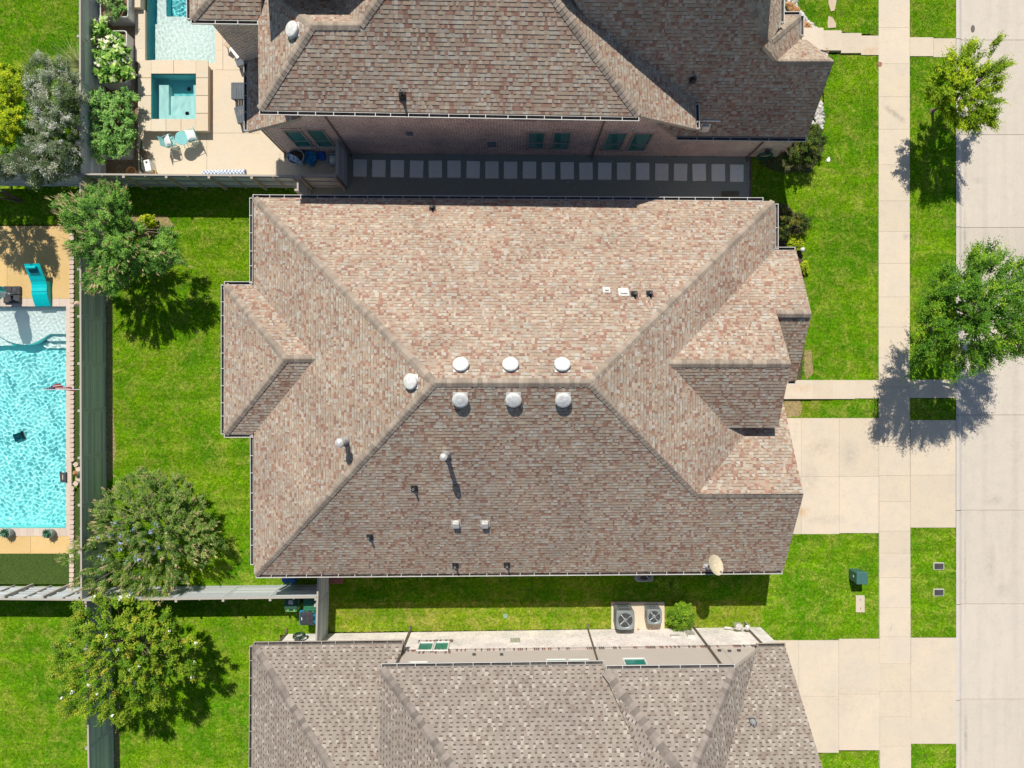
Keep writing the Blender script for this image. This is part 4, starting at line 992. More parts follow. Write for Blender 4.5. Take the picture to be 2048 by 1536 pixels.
def basin(mb, r, z0, z1, m=0):
    x0, x1, y0, y1 = r
    mb.poly([(x0, y0, z0), (x1, y0, z0), (x1, y1, z0), (x0, y1, z0)], m)
    for a, b in (((x0, y1), (x1, y1)), ((x1, y1), (x1, y0)), ((x1, y0), (x0, y0)), ((x0, y0), (x0, y1))):
        mb.poly([(*a, z0), (*b, z0), (*b, z1 - .18), (*a, z1 - .18)][::-1] if False else [(*a, z0), (*b, z0), (*b, z1 - .18), (*a, z1 - .18)], m); mb.poly([(*a, z1 - .18), (*b, z1 - .18), (*b, z1), (*a, z1)], 2)
WZ = -.10
# --- left pool
pool = thing('swimming_pool', 'turquoise rectangular swimming pool with pale sun shelf at the left edge', 'pool', P(60, 860, 0))
mb = MB(); basin(mb, POOL1, -1.0, .0, 0)
RECV.append(mb.build('pool_shell', [M['plaster'], M['shelf'], M['tile']], pool))
# sun shelf with the curved front and three steps on the right
def px_prism(mb, pts, z, zb, m):
    q = [(X(a), Y(b), z) for a, b in pts]
    if area2([(a[0], a[1]) for a in q]) < 0: q = q[::-1]
    tess = tessellate_polygon([[Vector(p) for p in q]])
    a = mb.vs(q); b = mb.vs([(p[0], p[1], zb) for p in q])
    for t in tess:
        tri = [Vector(q[k]) for k in t]; up = (tri[1] - tri[0]).cross(tri[2] - tri[0]).z > 0
        mb.face([a + k for k in (t if up else t[::-1])], m)
    n = len(q)
    for k in range(n): mb.face((a + k, b + k, b + (k + 1) % n, a + (k + 1) % n), 0)
curve = [(0, 677), (12, 683), (26, 687), (42, 689), (56, 687), (68, 682), (80, 675), (93, 667)]
mb = MB(); px_prism(mb, [(-260, 613), (133.5, 613), (133.5, 667)] + curve[::-1] + [(-14, 668), (-40, 655), (-70, 660), (-110, 667), (-260, 667)], WZ - .20, -.99, 1)
RECV.append(mb.build('sun_shelf', [M['plaster'], M['shelf']], pool))
mb = MB(); px_prism(mb, [(93, 667), (133.5, 667), (133.5, 681), (90, 681), (84, 680), (78, 678)], WZ - .45, -.99, 1); px_prism(mb, [(84, 680), (133.5, 681), (133.5, 695), (76, 695), (66, 690), (72, 685)], WZ - .70, -.99, 1)
px_prism(mb, [(-110, 667), (-40, 660), (-14, 670), (0, 678), (14, 686), (10, 690), (-110, 690)], WZ - .45, -.99, 1)
RECV.append(mb.build('pool_step', [M['plaster'], M['shelf']], pool))
# coping
mb = MB()
def band(mb, x0, x1, y0, y1, z=.035, th=.14, n=0, axis='x', t=None):
    n = n or 1
    for k in range(n):
        a, b = k / n, (k + 1) / n
        if axis == 'x': slab(mb, x0 + (x1 - x0) * a, x0 + (x1 - x0) * b, y0, y1, z, th, .12, t)
        else: slab(mb, x0, x1, y0 + (y1 - y0) * a, y0 + (y1 - y0) * b, z, th, .12, t)
band(mb, 133, 144, 597, 1072, n=22, axis='y'); band(mb, -260, 133, 597, 613, n=30); band(mb, -260, 133, 1056, 1072, n=30)
mb.build('coping', M['coping'], pool)
ws = ripple_sheet('water', POOL1[0] + 3.2, POOL1[1], POOL1[2], POOL1[3], WZ, .022, 1., ((.12, .25, 32, .0135), (.35, .8, 8, .006)), M['water'])
wsb = ripple_sheet('water', POOL1[0], POOL1[0] + 3.2, POOL1[2], POOL1[3], WZ, .1, 1., ((.5, 1.2, 12, .012),), M['water'], seed=5)
# scalloped edging stones
words2 = None
M['edge'] = conc('edging_stone', C(.60, .47, .38), C(.62, .52, .44))
y = 458.; k = 0; path = []
while y < 1180:
    bul = 0
    if 920 < y < 975: bul = 15 * math.sin((y - 920) / 55 * PI) ** .8
    path.append((145.5 + bul, y)); y += 9.6
ed = MB()
for i, (x, yy) in enumerate(path):
    p = P(x, yy, 0); ang = 0
    if 0 < i < len(path) - 1: dx, dy = path[i + 1][0] - path[i - 1][0], path[i + 1][1] - path[i - 1][1]; ang = math.atan2(dx, dy)
    pts = []; wv = .2
    for u, v in ((-.10, -.085), (.02, -.098), (.085, -.085), (.105, -.05), (.11, 0), (.105, .05), (.085, .085), (.02, .098), (-.10, .085)):
        a = ang; pts.append((p.x + u * math.cos(a) - v * math.sin(a), p.y + u * math.sin(a) + v * math.cos(a), .10))
    m1 = MB(); m1.prism(pts, .12, 0, random.random())
    o = m1.build('edging_stone', M['edge'], loc=(p.x, p.y, 0))
    tag(o, 'small scalloped edging stone in the row between pool deck and turf strip', 'edging stone', 'scalloped stones edging the turf')
# pool deck
mb = MB()
for x0, x1, y0, y1 in ((-260, 15, 452, 597), (15, 140, 452, 597), (-260, 62, 1072, 1107), (62, 140, 1072, 1107)): slab(mb, x0, x1, y0, y1, .03, .12, .2)
struct(mb.build('pool_deck', M['deck']))
struct(sheet('turf', [(148, 452), (168, 452), (170, 1172), (148, 1172), (149, 990), (164, 965), (164, 930), (149, 918)], .02, M['turf'], False)); struct(sheet('turf', [(-80, 1107), (146, 1107), (146, 1168), (-80, 1168)], .022, M['turf'], False))
struct(sheet('turf', [(140, 300), (150, 300), (150, 310), (140, 310)], -.15, M['turf'], False)) if False else None
blades('turf_grass', [[(148, 452), (168, 452), (170, 1172), (150, 1172), (150, 990), (164, 965), (164, 930), (150, 918)], [(-60, 1107), (143, 1107), (143, 1168), (-60, 1168)]], 1300, .015, .03, simple('turf_fibre', C(.06, .12, .01), .6, .2, 3), .02)
# --- upper pool and raised spa
pool2 = thing('swimming_pool', 'pale tanning-shelf pool with shallow rippled water at the top of the patio', 'pool', P(360, 60, 0))
mb = MB(); basin(mb, POOL2, -.95, .0, 0); RECV.append(mb.build('pool_shell', [M['deepteal'], M['shelf2'], M['tile']], pool2))
mb = MB(); px_prism(mb, [(306, 126), (430, 126), (430, 30), (328, 28), (328, -90), (310, -90), (310, 44), (306, 44)], WZ - .16, -.93, 1); RECV.append(mb.build('sun_shelf', [M['deepteal'], M['shelf2']], pool2))
ripple_sheet('water', POOL2[0], POOL2[1], POOL2[2], POOL2[3], WZ, .03, 1., ((.12, .3, 22, .020), (.35, .8, 8, .010)), M['water'], seed=11)
mb = MB(); band(mb, 274, 294, 24, 126, .16, .3, 4, 'y'); mb.build('coping', M['travert'], pool2)
mb = MB(); band(mb, 270, 290, -90, 24, .40, .5, 4, 'y'); mb.build('raised_coping', M['travert'], pool2)
mb = MB(); band(mb, 431, 446, -90, 140, .035, .14, 6, 'y'); mb.build('coping', M['travert'], pool2)
spa = thing('raised_spa', 'square raised spa with teal water and wide tan stone coping beside the bistro set', 'spa', P(345, 195, 0))
ZS = .42
mb = MB()
def hpx(px, py, h): p = P(px, py, h); return (p.x, p.y)
so = [hpx(276, 120, ZS), hpx(416, 126, ZS), hpx(416, 262, ZS), hpx(276, 258, ZS)]
si = [hpx(302, 147, ZS), hpx(392, 149, ZS), hpx(391, 238, ZS), hpx(299, 236, ZS)]
def lerp2(a, b, t): return (a[0] + (b[0] - a[0]) * t, a[1] + (b[1] - a[1]) * t)
def strip4(q4, n):
    for e in range(n):
        f0, f1 = e / n + .004, (e + 1) / n - .004
        q = [(*lerp2(q4[0], q4[1], f0), ZS), (*lerp2(q4[0], q4[1], f1), ZS), (*lerp2(q4[3], q4[2], f1), ZS), (*lerp2(q4[3], q4[2], f0), ZS)]
        if area2([(a[0], a[1]) for a in q]) < 0: q = q[::-1]
        mb.prism(q, .06, 0, random.random())
tl, tr_, br_, bl = so; jl, jr, kr, kl = si
x0, x1, x2, x3 = tl[0], jl[0], jr[0], tr_[0]; y0, y1, y2, y3 = tl[1], jl[1], kr[1], br_[1]
strip4([(x0, y0), (x0, y3), (x1, y3), (x1, y0)], 4); strip4([(x2, y0), (x2, y3), (x3, y3), (x3, y0)], 4)
strip4([(x1, y0), (x2, y0), (x2, y1), (x1, y1)], 2); strip4([(x1, y2), (x2, y2), (x2, y3), (x1, y3)], 3)
mb.build('coping', M['travert'], spa)
mb = MB()
cx, cy = sum(p[0] for p in so) / 4, sum(p[1] for p in so) / 4
for k in range(4):
    l = (k + 1) % 4; A = [(cx + (p[0] - cx) * .97, cy + (p[1] - cy) * .97) for p in (so[k], so[l])]
    mb.poly([(*A[0], ZS - .05), (*A[1], ZS - .05), (*A[1], -.1), (*A[0], -.1)])
mb.build('spa_wall', M['travert'], spa)
sx0, sx1 = min(p[0] for p in si), max(p[0] for p in si); sy0, sy1 = min(p[1] for p in si), max(p[1] for p in si)
mb = MB(); basin(mb, (sx0, sx1, sy0, sy1), -.55, ZS - .02, 0)
def spx(px): return sx0 + (px - 300) / (392 - 300) * (sx1 - sx0)
def spy(py): return sy1 - (py - 148) / (238 - 148) * (sy1 - sy0)
def sbench(x0, x1, y0, y1, z): mb.box(((spx(x0) + spx(x1)) / 2, (spy(y0) + spy(y1)) / 2, (z - .54) / 2), (abs(spx(x1) - spx(x0)), abs(spy(y1) - spy(y0)), z + .54), m=1)
sbench(312, 331, 165, 225, .02); sbench(312, 391.5, 225, 237.5, .021); sbench(381, 391.5, 165, 225, .019); sbench(331, 381, 184, 225, -.22)
RECV.append(mb.build('spa_shell', [M['deepteal'], M['spaseat'], M['tile']], spa))
mb = MB()
for x, y, z in ((364, 166, -.54), (365, 219, -.21)): mb.lathe((spx(x), spy(y), z), [(.085, 0), (.085, .03), (.05, .045)], 16)
mb.build('drain', M['black'], spa)
ripple_sheet('water', sx0, sx1, sy0, sy1, ZS - .12, .04, 1., ((.2, .5, 12, .007),), M['water'], seed=13)
# upper patio paving around the water
mb = MB(); cells(X(277), X(600), Y(366), Y(-90), [POOL2, (X(277), X(414), Y(261), Y(120)), (X(277), X(294), Y(120), Y(-90))], .024, mb, 0, .35)
cells(X(600), X(692), Y(372), Y(300), [], .024, mb, 0, .2)
struct(mb.build('patio', M['patio']))
mb = MB()
for x0, x1, y0, y1 in ((413.6, 414.4, 266, 352), (414, 520, 266, 266.8), (560, 560.8, 306, 366), (446, 446.6, 0, 140), (446, 492, 140, 140.6)): cells(X(x0), X(x1), Y(y1), Y(y0), [], .028, mb)
struct(mb.build('paving_joints', M['joint']))
# ================================================================== TREES AND PLANTS
def leaf_mat(name, cols, trans=.2, rough=.5):
    n = NT(name); c = n.ramp(n.tone(), cols)
    c = n.mix(1., c, n.ramp(n.noise(1.6, 3), [(.3, C(.75, .8, .8)), (.7, C(1.2, 1.15, 1.1))]), 'MULTIPLY')
    b = n.bsdf(c, .6, None, spec=.22); d = n.last
    tr = n.new('ShaderNodeBsdfTranslucent'); n.link(n.mix(1., c, C(1.3, 1.35, .6), 'MULTIPLY'), tr.inputs[0])
    mx = n.new('ShaderNodeMixShader'); mx.inputs[0].default_value = trans; n.link(d.outputs[0], mx.inputs[1]); n.link(tr.outputs[0], mx.inputs[2]); n.link(mx.outputs[0], n.out.inputs[0]); return n.mat
def lm(name, a, b, c, d=None): return leaf_mat(name, [(0, a), (.45, b), (.85, c), (1, d or c)])
L_ELM = lm('bright_leaves', C(0.121, 0.233, 0.006), C(0.256, 0.403, 0.008), C(0.511, 0.619, 0.015))
L_OAK = lm('mid_green_leaves', C(0.052, 0.154, 0.012), C(0.110, 0.278, 0.015), C(0.221, 0.422, 0.020), C(0.351, 0.525, 0.025))
L_CRAPE = lm('soft_green_leaves', C(0.083, 0.221, 0.035), C(0.172, 0.373, 0.053), C(0.317, 0.534, 0.099))
L_VITEX = lm('grey_green_leaves', C(0.092, 0.195, 0.033), C(0.198, 0.332, 0.061), C(0.356, 0.468, 0.121))
L_GREY = lm('silver_leaves', C(0.072, 0.134, 0.046), C(0.182, 0.250, 0.111), C(0.442, 0.474, 0.390), C(0.676, 0.666, 0.650))
L_ROSE = lm('yellow_green_leaves', C(0.098, 0.236, 0.012), C(0.218, 0.380, 0.018), C(0.414, 0.483, 0.035), C(0.529, 0.483, 0.060))
L_LIME = lm('lime_leaves', C(0.268, 0.402, 0.010), C(0.429, 0.545, 0.012), C(0.617, 0.675, 0.024))
L_DARK = lm('dark_leaves', C(0.031, 0.068, 0.010), C(0.068, 0.130, 0.016), C(0.161, 0.198, 0.019), C(0.272, 0.223, 0.030))
L_BOX = lm('boxwood_leaves', C(0.083, 0.198, 0.011), C(0.165, 0.330, 0.013), C(0.330, 0.511, 0.026))
L_VEG = lm('vegetable_leaves', C(0.140, 0.330, 0.046), C(0.281, 0.511, 0.079), C(0.561, 0.759, 0.211), C(0.850, 0.850, 0.686))
L_HERB = lm('herb_leaves', C(0.119, 0.302, 0.064), C(0.222, 0.455, 0.102), C(0.380, 0.622, 0.166))
M['bark'] = simple('bark', C(.17, .125, .095), .9, .35, 12, .6, 40)
M['bark_pale'] = simple('pale_bark', C(.30, .235, .18), .9, .3, 10, .5, 30)
M['seed'] = simple('tan_seed_spikes', C(.47, .37, .19), .8, .2, 9, tone=.3)
M['blue_fl'] = simple('blue_blossom', C(.33, .40, .72), .7, .15, 9, tone=.2)
M['white_fl'] = simple('white_blossom', C(.85, .85, .80), .7, .06, 9, tone=.1)
def leaf_mesh(name, pos, nrm, axis, size, asp, tone, mat, parent):
    """one pointed four-cornered leaf per entry, folded a little along its rib"""
    n = len(pos); nrm = nrm / np.linalg.norm(nrm, axis=1, keepdims=True); axis = axis - nrm * (axis * nrm).sum(1, keepdims=True); axis /= np.linalg.norm(axis, axis=1, keepdims=True) + 1e-9
    sd = np.cross(nrm, axis); s = size[:, None]; w = s * asp * .5
    v = np.empty((n, 4, 3)); v[:, 0] = pos; v[:, 1] = pos + axis * s * .45 + sd * w + nrm * s * .06; v[:, 2] = pos + axis * s; v[:, 3] = pos + axis * s * .45 - sd * w + nrm * s * .06
    off = np.array(ABS[parent.name]); v -= off
    me = bpy.data.meshes.new(name); me.vertices.add(n * 4); me.loops.add(n * 4); me.polygons.add(n); me.vertices.foreach_set('co', v.reshape(-1)); me.loops.foreach_set('vertex_index', np.arange(n * 4))
    me.polygons.foreach_set('loop_start', np.arange(0, n * 4, 4)); me.polygons.foreach_set('loop_total', np.full(n, 4))
    at = me.attributes.new('tone', 'FLOAT', 'FACE'); at.data.foreach_set('value', np.clip(tone, 0, 1)); me.materials.append(mat); me.update(calc_edges=True)
    o = bpy.data.objects.new(name, me); COL.objects.link(o); o.parent = parent; ABS[o.name] = ABS[parent.name]; return o
def edge_dist(px, py, poly):
    d = np.full(len(px), 1e9); n = len(poly)
    for i in range(n):
        ax, ay = poly[i]; bx, by = poly[(i + 1) % n]; L = (bx - ax) ** 2 + (by - ay) ** 2
        t = np.clip(((px - ax) * (bx - ax) + (py - ay) * (by - ay)) / L, 0, 1); d = np.minimum(d, np.hypot(px - ax - t * (bx - ax), py - ay - t * (by - ay)))
    return d
def rnd_unit(n):
    v = rng.normal(size=(n, 3)); return v / np.linalg.norm(v, axis=1, keepdims=True)
def tree(name, label, cat, base_px, poly, hlow, htop, clumps, twigs, leaves, lsize, asp, mat, bark, group=None, stems=3, spread=.35, twig_len=.5, up=.35, shell=.55, trunk_r=.07, droop=0., spikes=None, flowers=None, gaps=0., tonejit=.28, th=None, axis_h=None, pmin=0.):
    base = P(*base_px, 0); t = thing(name, label, cat, base, group)
    xs = [p[0] for p in poly]; yy = [p[1] for p in poly]
    px = np.empty(0); py = np.empty(0)
    while len(px) < clumps:
        a = rng.uniform(min(xs), max(xs), clumps * 3); b = rng.uniform(min(yy), max(yy), clumps * 3); ok = inpoly(a, b, poly); px = np.append(px, a[ok]); py = np.append(py, b[ok])
    px, py = px[:clumps], py[:clumps]
    d = edge_dist(px, py, poly); d = d / (d.max() + 1e-6)
    top = hlow + (htop - hlow) * np.sqrt(np.clip(.18 + d * .95, 0, 1)) * rng.uniform(.82, 1.06, clumps)
    bot = hlow + (htop - hlow) * .12 * (1 - d)
    u = rng.random(clumps) ** shell; h = bot + (top - bot) * u
    k = (H - h) / F; c = np.stack([(px - 1024) * k, (768 - py) * k, h], 1)
    cen = np.array([c[:, 0].mean(), c[:, 1].mean(), hlow + (htop - hlow) * .25])
    if axis_h is not None: cen[2] = axis_h
    out = c - cen; out /= np.linalg.norm(out, axis=1, keepdims=True) + 1e-9
    ctone = rng.normal(.40, tonejit * .8, clumps)
    # twigs
    n = clumps * twigs; ci = np.repeat(np.arange(clumps), twigs)
    dr = out[ci] * .95 + rnd_unit(n) * .55 + np.array([0, 0, up]); dr /= np.linalg.norm(dr, axis=1, keepdims=True)
    tl = rng.uniform(.5, 1.1, n) * twig_len * .78; s0 = c[ci] + rnd_unit(n) * .09 - dr * tl[:, None] * .3
    ttone = ctone[ci] + rng.normal(0, tonejit * .3, n)
    # leaves along each twig
    m = n * leaves; ti = np.repeat(np.arange(n), leaves); f = np.tile((np.arange(leaves) + .5) / leaves, n) * rng.uniform(.9, 1.1, m)
    pos = s0[ti] + dr[ti] * (tl[ti] * f)[:, None]; pos[:, 2] -= droop * f ** 2 * tl[ti]
    pos += rnd_unit(m) * .025
    ax = dr[ti] * .7 + rnd_unit(m) * .8; nr = rnd_unit(m) * .62 + np.array([0, 0, .85]) + out[ci][ti] * .3
    sz = lsize * rng.uniform(.65, 1.25, m) * (1.1 - .35 * f)
    lt = ttone[ti] + rng.normal(0, tonejit * .5, m) + (f - .5) * .18
    pos[:, 2] = np.maximum(pos[:, 2], .03)
    leaf_mesh('crown', pos, nr, ax, sz, asp, lt, mat, t)
    # trunk and limbs
    mb = MB(); cc = [Vector(x) for x in c[rng.permutation(clumps)[:min(clumps, 46)]]]
    forks = []
    for s in range(stems):
        a = 2 * PI * s / stems + .5; b0 = base + Vector((math.cos(a), math.sin(a), 0)) * (trunk_r * .8 if stems > 1 else 0)
        hh = hlow + (htop - hlow) * .18; tgt = Vector((base.x + (cen[0] - base.x) * .6 + math.cos(a) * spread * (1 if stems > 1 else 0), base.y + (cen[1] - base.y) * .6 + math.sin(a) * spread * (1 if stems > 1 else 0), max(hh, .25)))
        mid = b0.lerp(tgt, .5) + Vector((random.uniform(-.06, .06), random.uniform(-.06, .06), 0))
        mb.tube([b0 - Vector((0, 0, .05)), b0 + Vector((0, 0, .06)), mid, tgt], [trunk_r * 1.3, trunk_r * 1.05, trunk_r * .85, trunk_r * .7], 8); forks.append(tgt)
    for q in cc:
        fk = min(forks, key=lambda z: (z - q).length); md = fk.lerp(q, .5) + Vector((random.uniform(-.12, .12), random.uniform(-.12, .12), random.uniform(0, .2)))
        mb.tube([fk, md, q], [trunk_r * .5, trunk_r * .3, trunk_r * .12], 5)
    for i in rng.permutation(n)[:min(n, 260)]:
        a = Vector(s0[i]); mb.tube([a, a + Vector(dr[i] * tl[i] * .9)], [.009, .004], 3)
    mb.lathe(base, [(trunk_r * 2.6, -.05), (trunk_r * 2.2, .02), (trunk_r * 1.2, .07)], 10)
    smooth_by_angle(mb.build('trunk', bark, t), 60)
    # flower and seed spikes at the twig ends
    for spec in (spikes, flowers):
        if not spec: continue
        nm, mt, cnt, L_, rad, kind, filt = spec
        tip = s0 + dr * tl[:, None]; okk = np.where((tip[:, 2] > c[ci][:, 2] - .2) & (u[ci] > .45))[0]
        if filt is not None:
            kx = 1024 + tip[okk, 0] * F / (H - tip[okk, 2]); ky = 768 - tip[okk, 1] * F / (H - tip[okk, 2]); okk = okk[inpoly(kx, ky, filt)]
        if len(okk) == 0: continue
        sel = rng.choice(okk, min(cnt, len(okk)), replace=False); fb = MB()
        for i in sel:
            p = Vector(tip[i]); q = Vector(dr[i]) * .6 + Vector((out[ci[i]][0], out[ci[i]][1], .35)) * .6; q.normalize(); tn = random.random()
            if kind == 'spike':
                l = L_ * random.uniform(.6, 1.2)
                for g_ in range(random.randint(2, 4)):
                    qq = (q + Vector((random.uniform(-.45, .45), random.uniform(-.45, .45), random.uniform(-.2, .3)))).normalized()
                    fb.tube([p, p + qq * l * .5, p + qq * l], [rad, rad * .8, rad * .2], 4, 0, tn, cap=False)
            else:
                for g_ in range(9):
                    o_ = Vector(rnd_unit(1)[0]) * L_ * random.uniform(.3, 1); nn_ = (o_.normalized() + Vector((0, 0, .6))).normalized(); xx = nn_.orthogonal().normalized(); y_ = nn_.cross(xx); r_ = rad
                    fb.poly([p + o_ + xx * r_, p + o_ + y_ * r_, p + o_ - xx * r_, p + o_ - y_ * r_], 0, random.random())
        fb.build(nm, mt, t)
    return t
# street trees -------------------------------------------------------------
tree('street_tree', 'young bright yellow-green tree in the upper verge leaning over the street', 'tree', (1864, 223),
     [(1848, 178), (1862, 150), (1880, 128), (1893, 112), (1912, 105), (1917, 97), (1932, 100), (1942, 92), (1958, 96), (1952, 118), (1972, 100), (1992, 78), (1998, 84), (1978, 112), (1968, 128), (1984, 122), (2000, 108), (2014, 118), (2016, 136), (1996, 146), (1986, 154), (2008, 154), (2022, 164), (2016, 174), (1996, 180), (1978, 184), (1996, 194), (2002, 208), (1994, 216), (2002, 232), (1998, 242), (1982, 250), (1966, 240), (1954, 244), (1950, 260), (1938, 246), (1932, 262), (1916, 262), (1908, 240), (1896, 222), (1880, 214), (1866, 206)],
     2.1, 4.2, 190, 9, 16, .095, .48, L_ELM, M['bark'], 'young trees along the street', stems=1, twig_len=.72, trunk_r=.06, up=.25, shell=.5)
tree('street_tree', 'large dark green tree in the verge spreading over the street kerb', 'tree', (1858, 655),
     [(1822, 770), (1838, 744), (1830, 726), (1836, 700), (1842, 672), (1846, 650), (1850, 620), (1862, 590), (1872, 560), (1888, 540), (1904, 530), (1918, 540), (1934, 520), (1952, 498), (1962, 512), (1984, 494), (1990, 516), (2004, 510), (2016, 524), (2036, 512), (2046, 530), (2066, 536), (2080, 580), (2090, 620), (2086, 670), (2066, 700), (2042, 712), (2026, 700), (2020, 720), (2000, 726), (1984, 718), (1972, 712), (1966, 734), (1950, 726), (1946, 748), (1928, 738), (1916, 750), (1906, 744), (1898, 752), (1886, 738), (1896, 712), (1880, 700), (1864, 722), (1848, 716), (1836, 742)],
     3.0, 6.6, 400, 10, 17, .088, .45, L_OAK, M['bark'], 'young trees along the street', stems=1, twig_len=1.0, trunk_r=.09, up=.12, shell=.42, tonejit=.34)
# back yard ---------------------------------------------------------------
tree('crape_tree', 'multi-stemmed tree with tan seed spikes in the corner of the middle back yard', 'tree', (292, 470),
     [(112, 408), (128, 400), (140, 394), (156, 400), (168, 392), (180, 376), (198, 372), (220, 366), (240, 376), (252, 388), (256, 404), (272, 412), (262, 428), (256, 436), (276, 452), (300, 470), (320, 462), (336, 452), (350, 468), (356, 484), (346, 496), (356, 510), (366, 520), (358, 532), (340, 534), (320, 552), (312, 544), (296, 548), (276, 540), (258, 560), (240, 572), (232, 590), (216, 580), (206, 588), (196, 574), (182, 584), (172, 570), (160, 566), (172, 548), (186, 540), (178, 522), (160, 516), (150, 508), (140, 490), (150, 468), (128, 450), (118, 436), (126, 424)],
     1.5, 4.1, 420, 10, 14, .085, .44, L_CRAPE, M['bark_pale'], 'back yard trees', stems=4, spread=.4, twig_len=.5, trunk_r=.045, shell=.5, spikes=('seed_sprays', M['seed'], 300, .24, .017, 'spike', None))
tree('chaste_tree', 'broad grey-green tree with a few blue flowers against the lower back fence', 'tree', (338, 1062),
     [(124, 1112), (146, 1096), (170, 1066), (186, 1040), (196, 1010), (212, 984), (232, 966), (252, 956), (276, 946), (304, 940), (326, 952), (350, 948), (372, 958), (392, 976), (408, 996), (404, 1012), (426, 1036), (434, 1052), (420, 1064), (440, 1082), (450, 1094), (436, 1108), (418, 1106), (408, 1136), (392, 1128), (380, 1126), (370, 1158), (356, 1172), (342, 1186), (324, 1192), (306, 1200), (282, 1200), (262, 1196), (240, 1202), (224, 1192), (204, 1196), (186, 1186), (162, 1178), (148, 1160), (158, 1140), (150, 1124), (132, 1128)],
     .7, 2.9, 480, 10, 15, .090, .32, L_VITEX, M['bark_pale'], 'back yard trees', stems=5, spread=.6, twig_len=.45, trunk_r=.04, shell=.45, up=.5, spikes=('seed_sprays', M['seed'], 520, .19, .015, 'spike', None), flowers=('blossoms', M['blue_fl'], 34, .11, .035, 'tuft', [(196, 1040), (330, 1040), (330, 1120), (186, 1130)]))
tree('flowering_tree', 'yellow-green tree dotted with white blossoms over the lower left fence', 'tree', (318, 1268),
     [(94, 1346), (112, 1326), (104, 1300), (124, 1278), (140, 1250), (150, 1222), (150, 1204), (168, 1210), (190, 1194), (214, 1192), (236, 1196), (258, 1194), (286, 1206), (308, 1204), (326, 1222), (346, 1226), (350, 1244), (360, 1270), (392, 1284), (394, 1290), (368, 1300), (352, 1308), (380, 1322), (400, 1326), (398, 1346), (386, 1356), (362, 1348), (344, 1344), (332, 1352), (334, 1374), (328, 1400), (316, 1404), (308, 1420), (290, 1420), (272, 1416), (262, 1430), (250, 1442), (238, 1444), (224, 1438), (206, 1442), (186, 1440), (172, 1434), (182, 1412), (160, 1420), (142, 1436), (120, 1424), (122, 1396), (136, 1376), (132, 1356), (112, 1350)],
     1.7, 4.8, 440, 10, 13, .080, .55, L_ROSE, M['bark'], 'back yard trees', stems=4, spread=.5, twig_len=.5, trunk_r=.045, shell=.42, up=.3, flowers=('blossoms', M['white_fl'], 34, .08, .038, 'tuft', None), tonejit=.36)
tree('chaste_tree', 'silvery grey-green shrubby tree at the upper left behind the planter fence', 'tree', (190, 290),
     [(56, 134), (66, 116), (80, 112), (94, 118), (116, 120), (134, 130), (150, 148), (160, 176), (168, 210), (162, 250), (164, 300), (160, 336), (140, 348), (110, 360), (84, 372), (60, 368), (50, 350), (20, 354), (-20, 350), (-20, 310), (30, 300), (60, 270), (66, 240), (62, 200), (52, 170)],
     .9, 3.3, 360, 10, 14, .10, .26, L_GREY, M['bark_pale'], 'upper left shrubs', stems=4, spread=.6, twig_len=.6, trunk_r=.04, shell=.4, up=.3, flowers=('blossoms', simple('pale_blossom', C(.50, .50, .56), .8, .1, tone=.2), 45, .12, .028, 'tuft', None), tonejit=.4)
tree('leafy_shrub', 'lime yellow-green shrub at the left edge in front of the silvery tree', 'shrub', (10, 225),
     [(-40, 130), (-10, 128), (16, 134), (36, 132), (44, 150), (50, 176), (46, 204), (60, 222), (68, 240), (50, 262), (24, 280), (0, 290), (-40, 290)],
     .4, 2.9, 150, 9, 12, .09, .5, L_LIME, M['bark'], 'upper left shrubs', stems=3, twig_len=.4, trunk_r=.03, shell=.45)
tree('leafy_shrub', 'green shrub beneath the silvery tree at the left edge', 'shrub', (60, 300),
     [(10, 230), (40, 214), (66, 216), (84, 240), (96, 280), (90, 320), (60, 340), (20, 330), (-20, 320), (-20, 260)],
     .4, 2.0, 80, 9, 11, .085, .4, L_HERB, M['bark'], 'upper left shrubs', stems=3, twig_len=.4, trunk_r=.03, shell=.45)
# fountain grass arching beside the fence
def grass_clump(px, py, label, n, L_, mat, name='ornamental_grass', spread=1.):
    base = P(px, py, 0); t = thing(name, label, 'grass', base); mb = MB()
    for k in range(n):
        a = random.uniform(0, 2 * PI); e = random.uniform(.5, 1.25); l = L_ * random.uniform(.6, 1.15); d = Vector((math.cos(a), math.sin(a), 0)); p0 = base + d * .06; s_ = Vector((-d.y, d.x, 0)); tn = random.random()
        prev = None
        for q in range(5):
            f = q / 4; p = p0 + d * (l * f * math.cos(e) * (1 + .3 * f)) + Vector((0, 0, l * (math.sin(e) * f - .55 * f * f))); w = .012 * (1 - f * .9)
            cur = (p + s_ * w, p - s_ * w)
            if prev: mb.poly([prev[0], cur[0], cur[1], prev[1]], 0, tn)
            prev = cur
    mb.build('leaves', mat, t); return t
L_STRAW = lm('straw_blades', C(.22, .26, .09), C(.34, .36, .16), C(.50, .50, .28))
grass_clump(172, 140, 'arching pale ornamental grass beside the fence next to the silvery tree', 240, 1.7, L_STRAW)
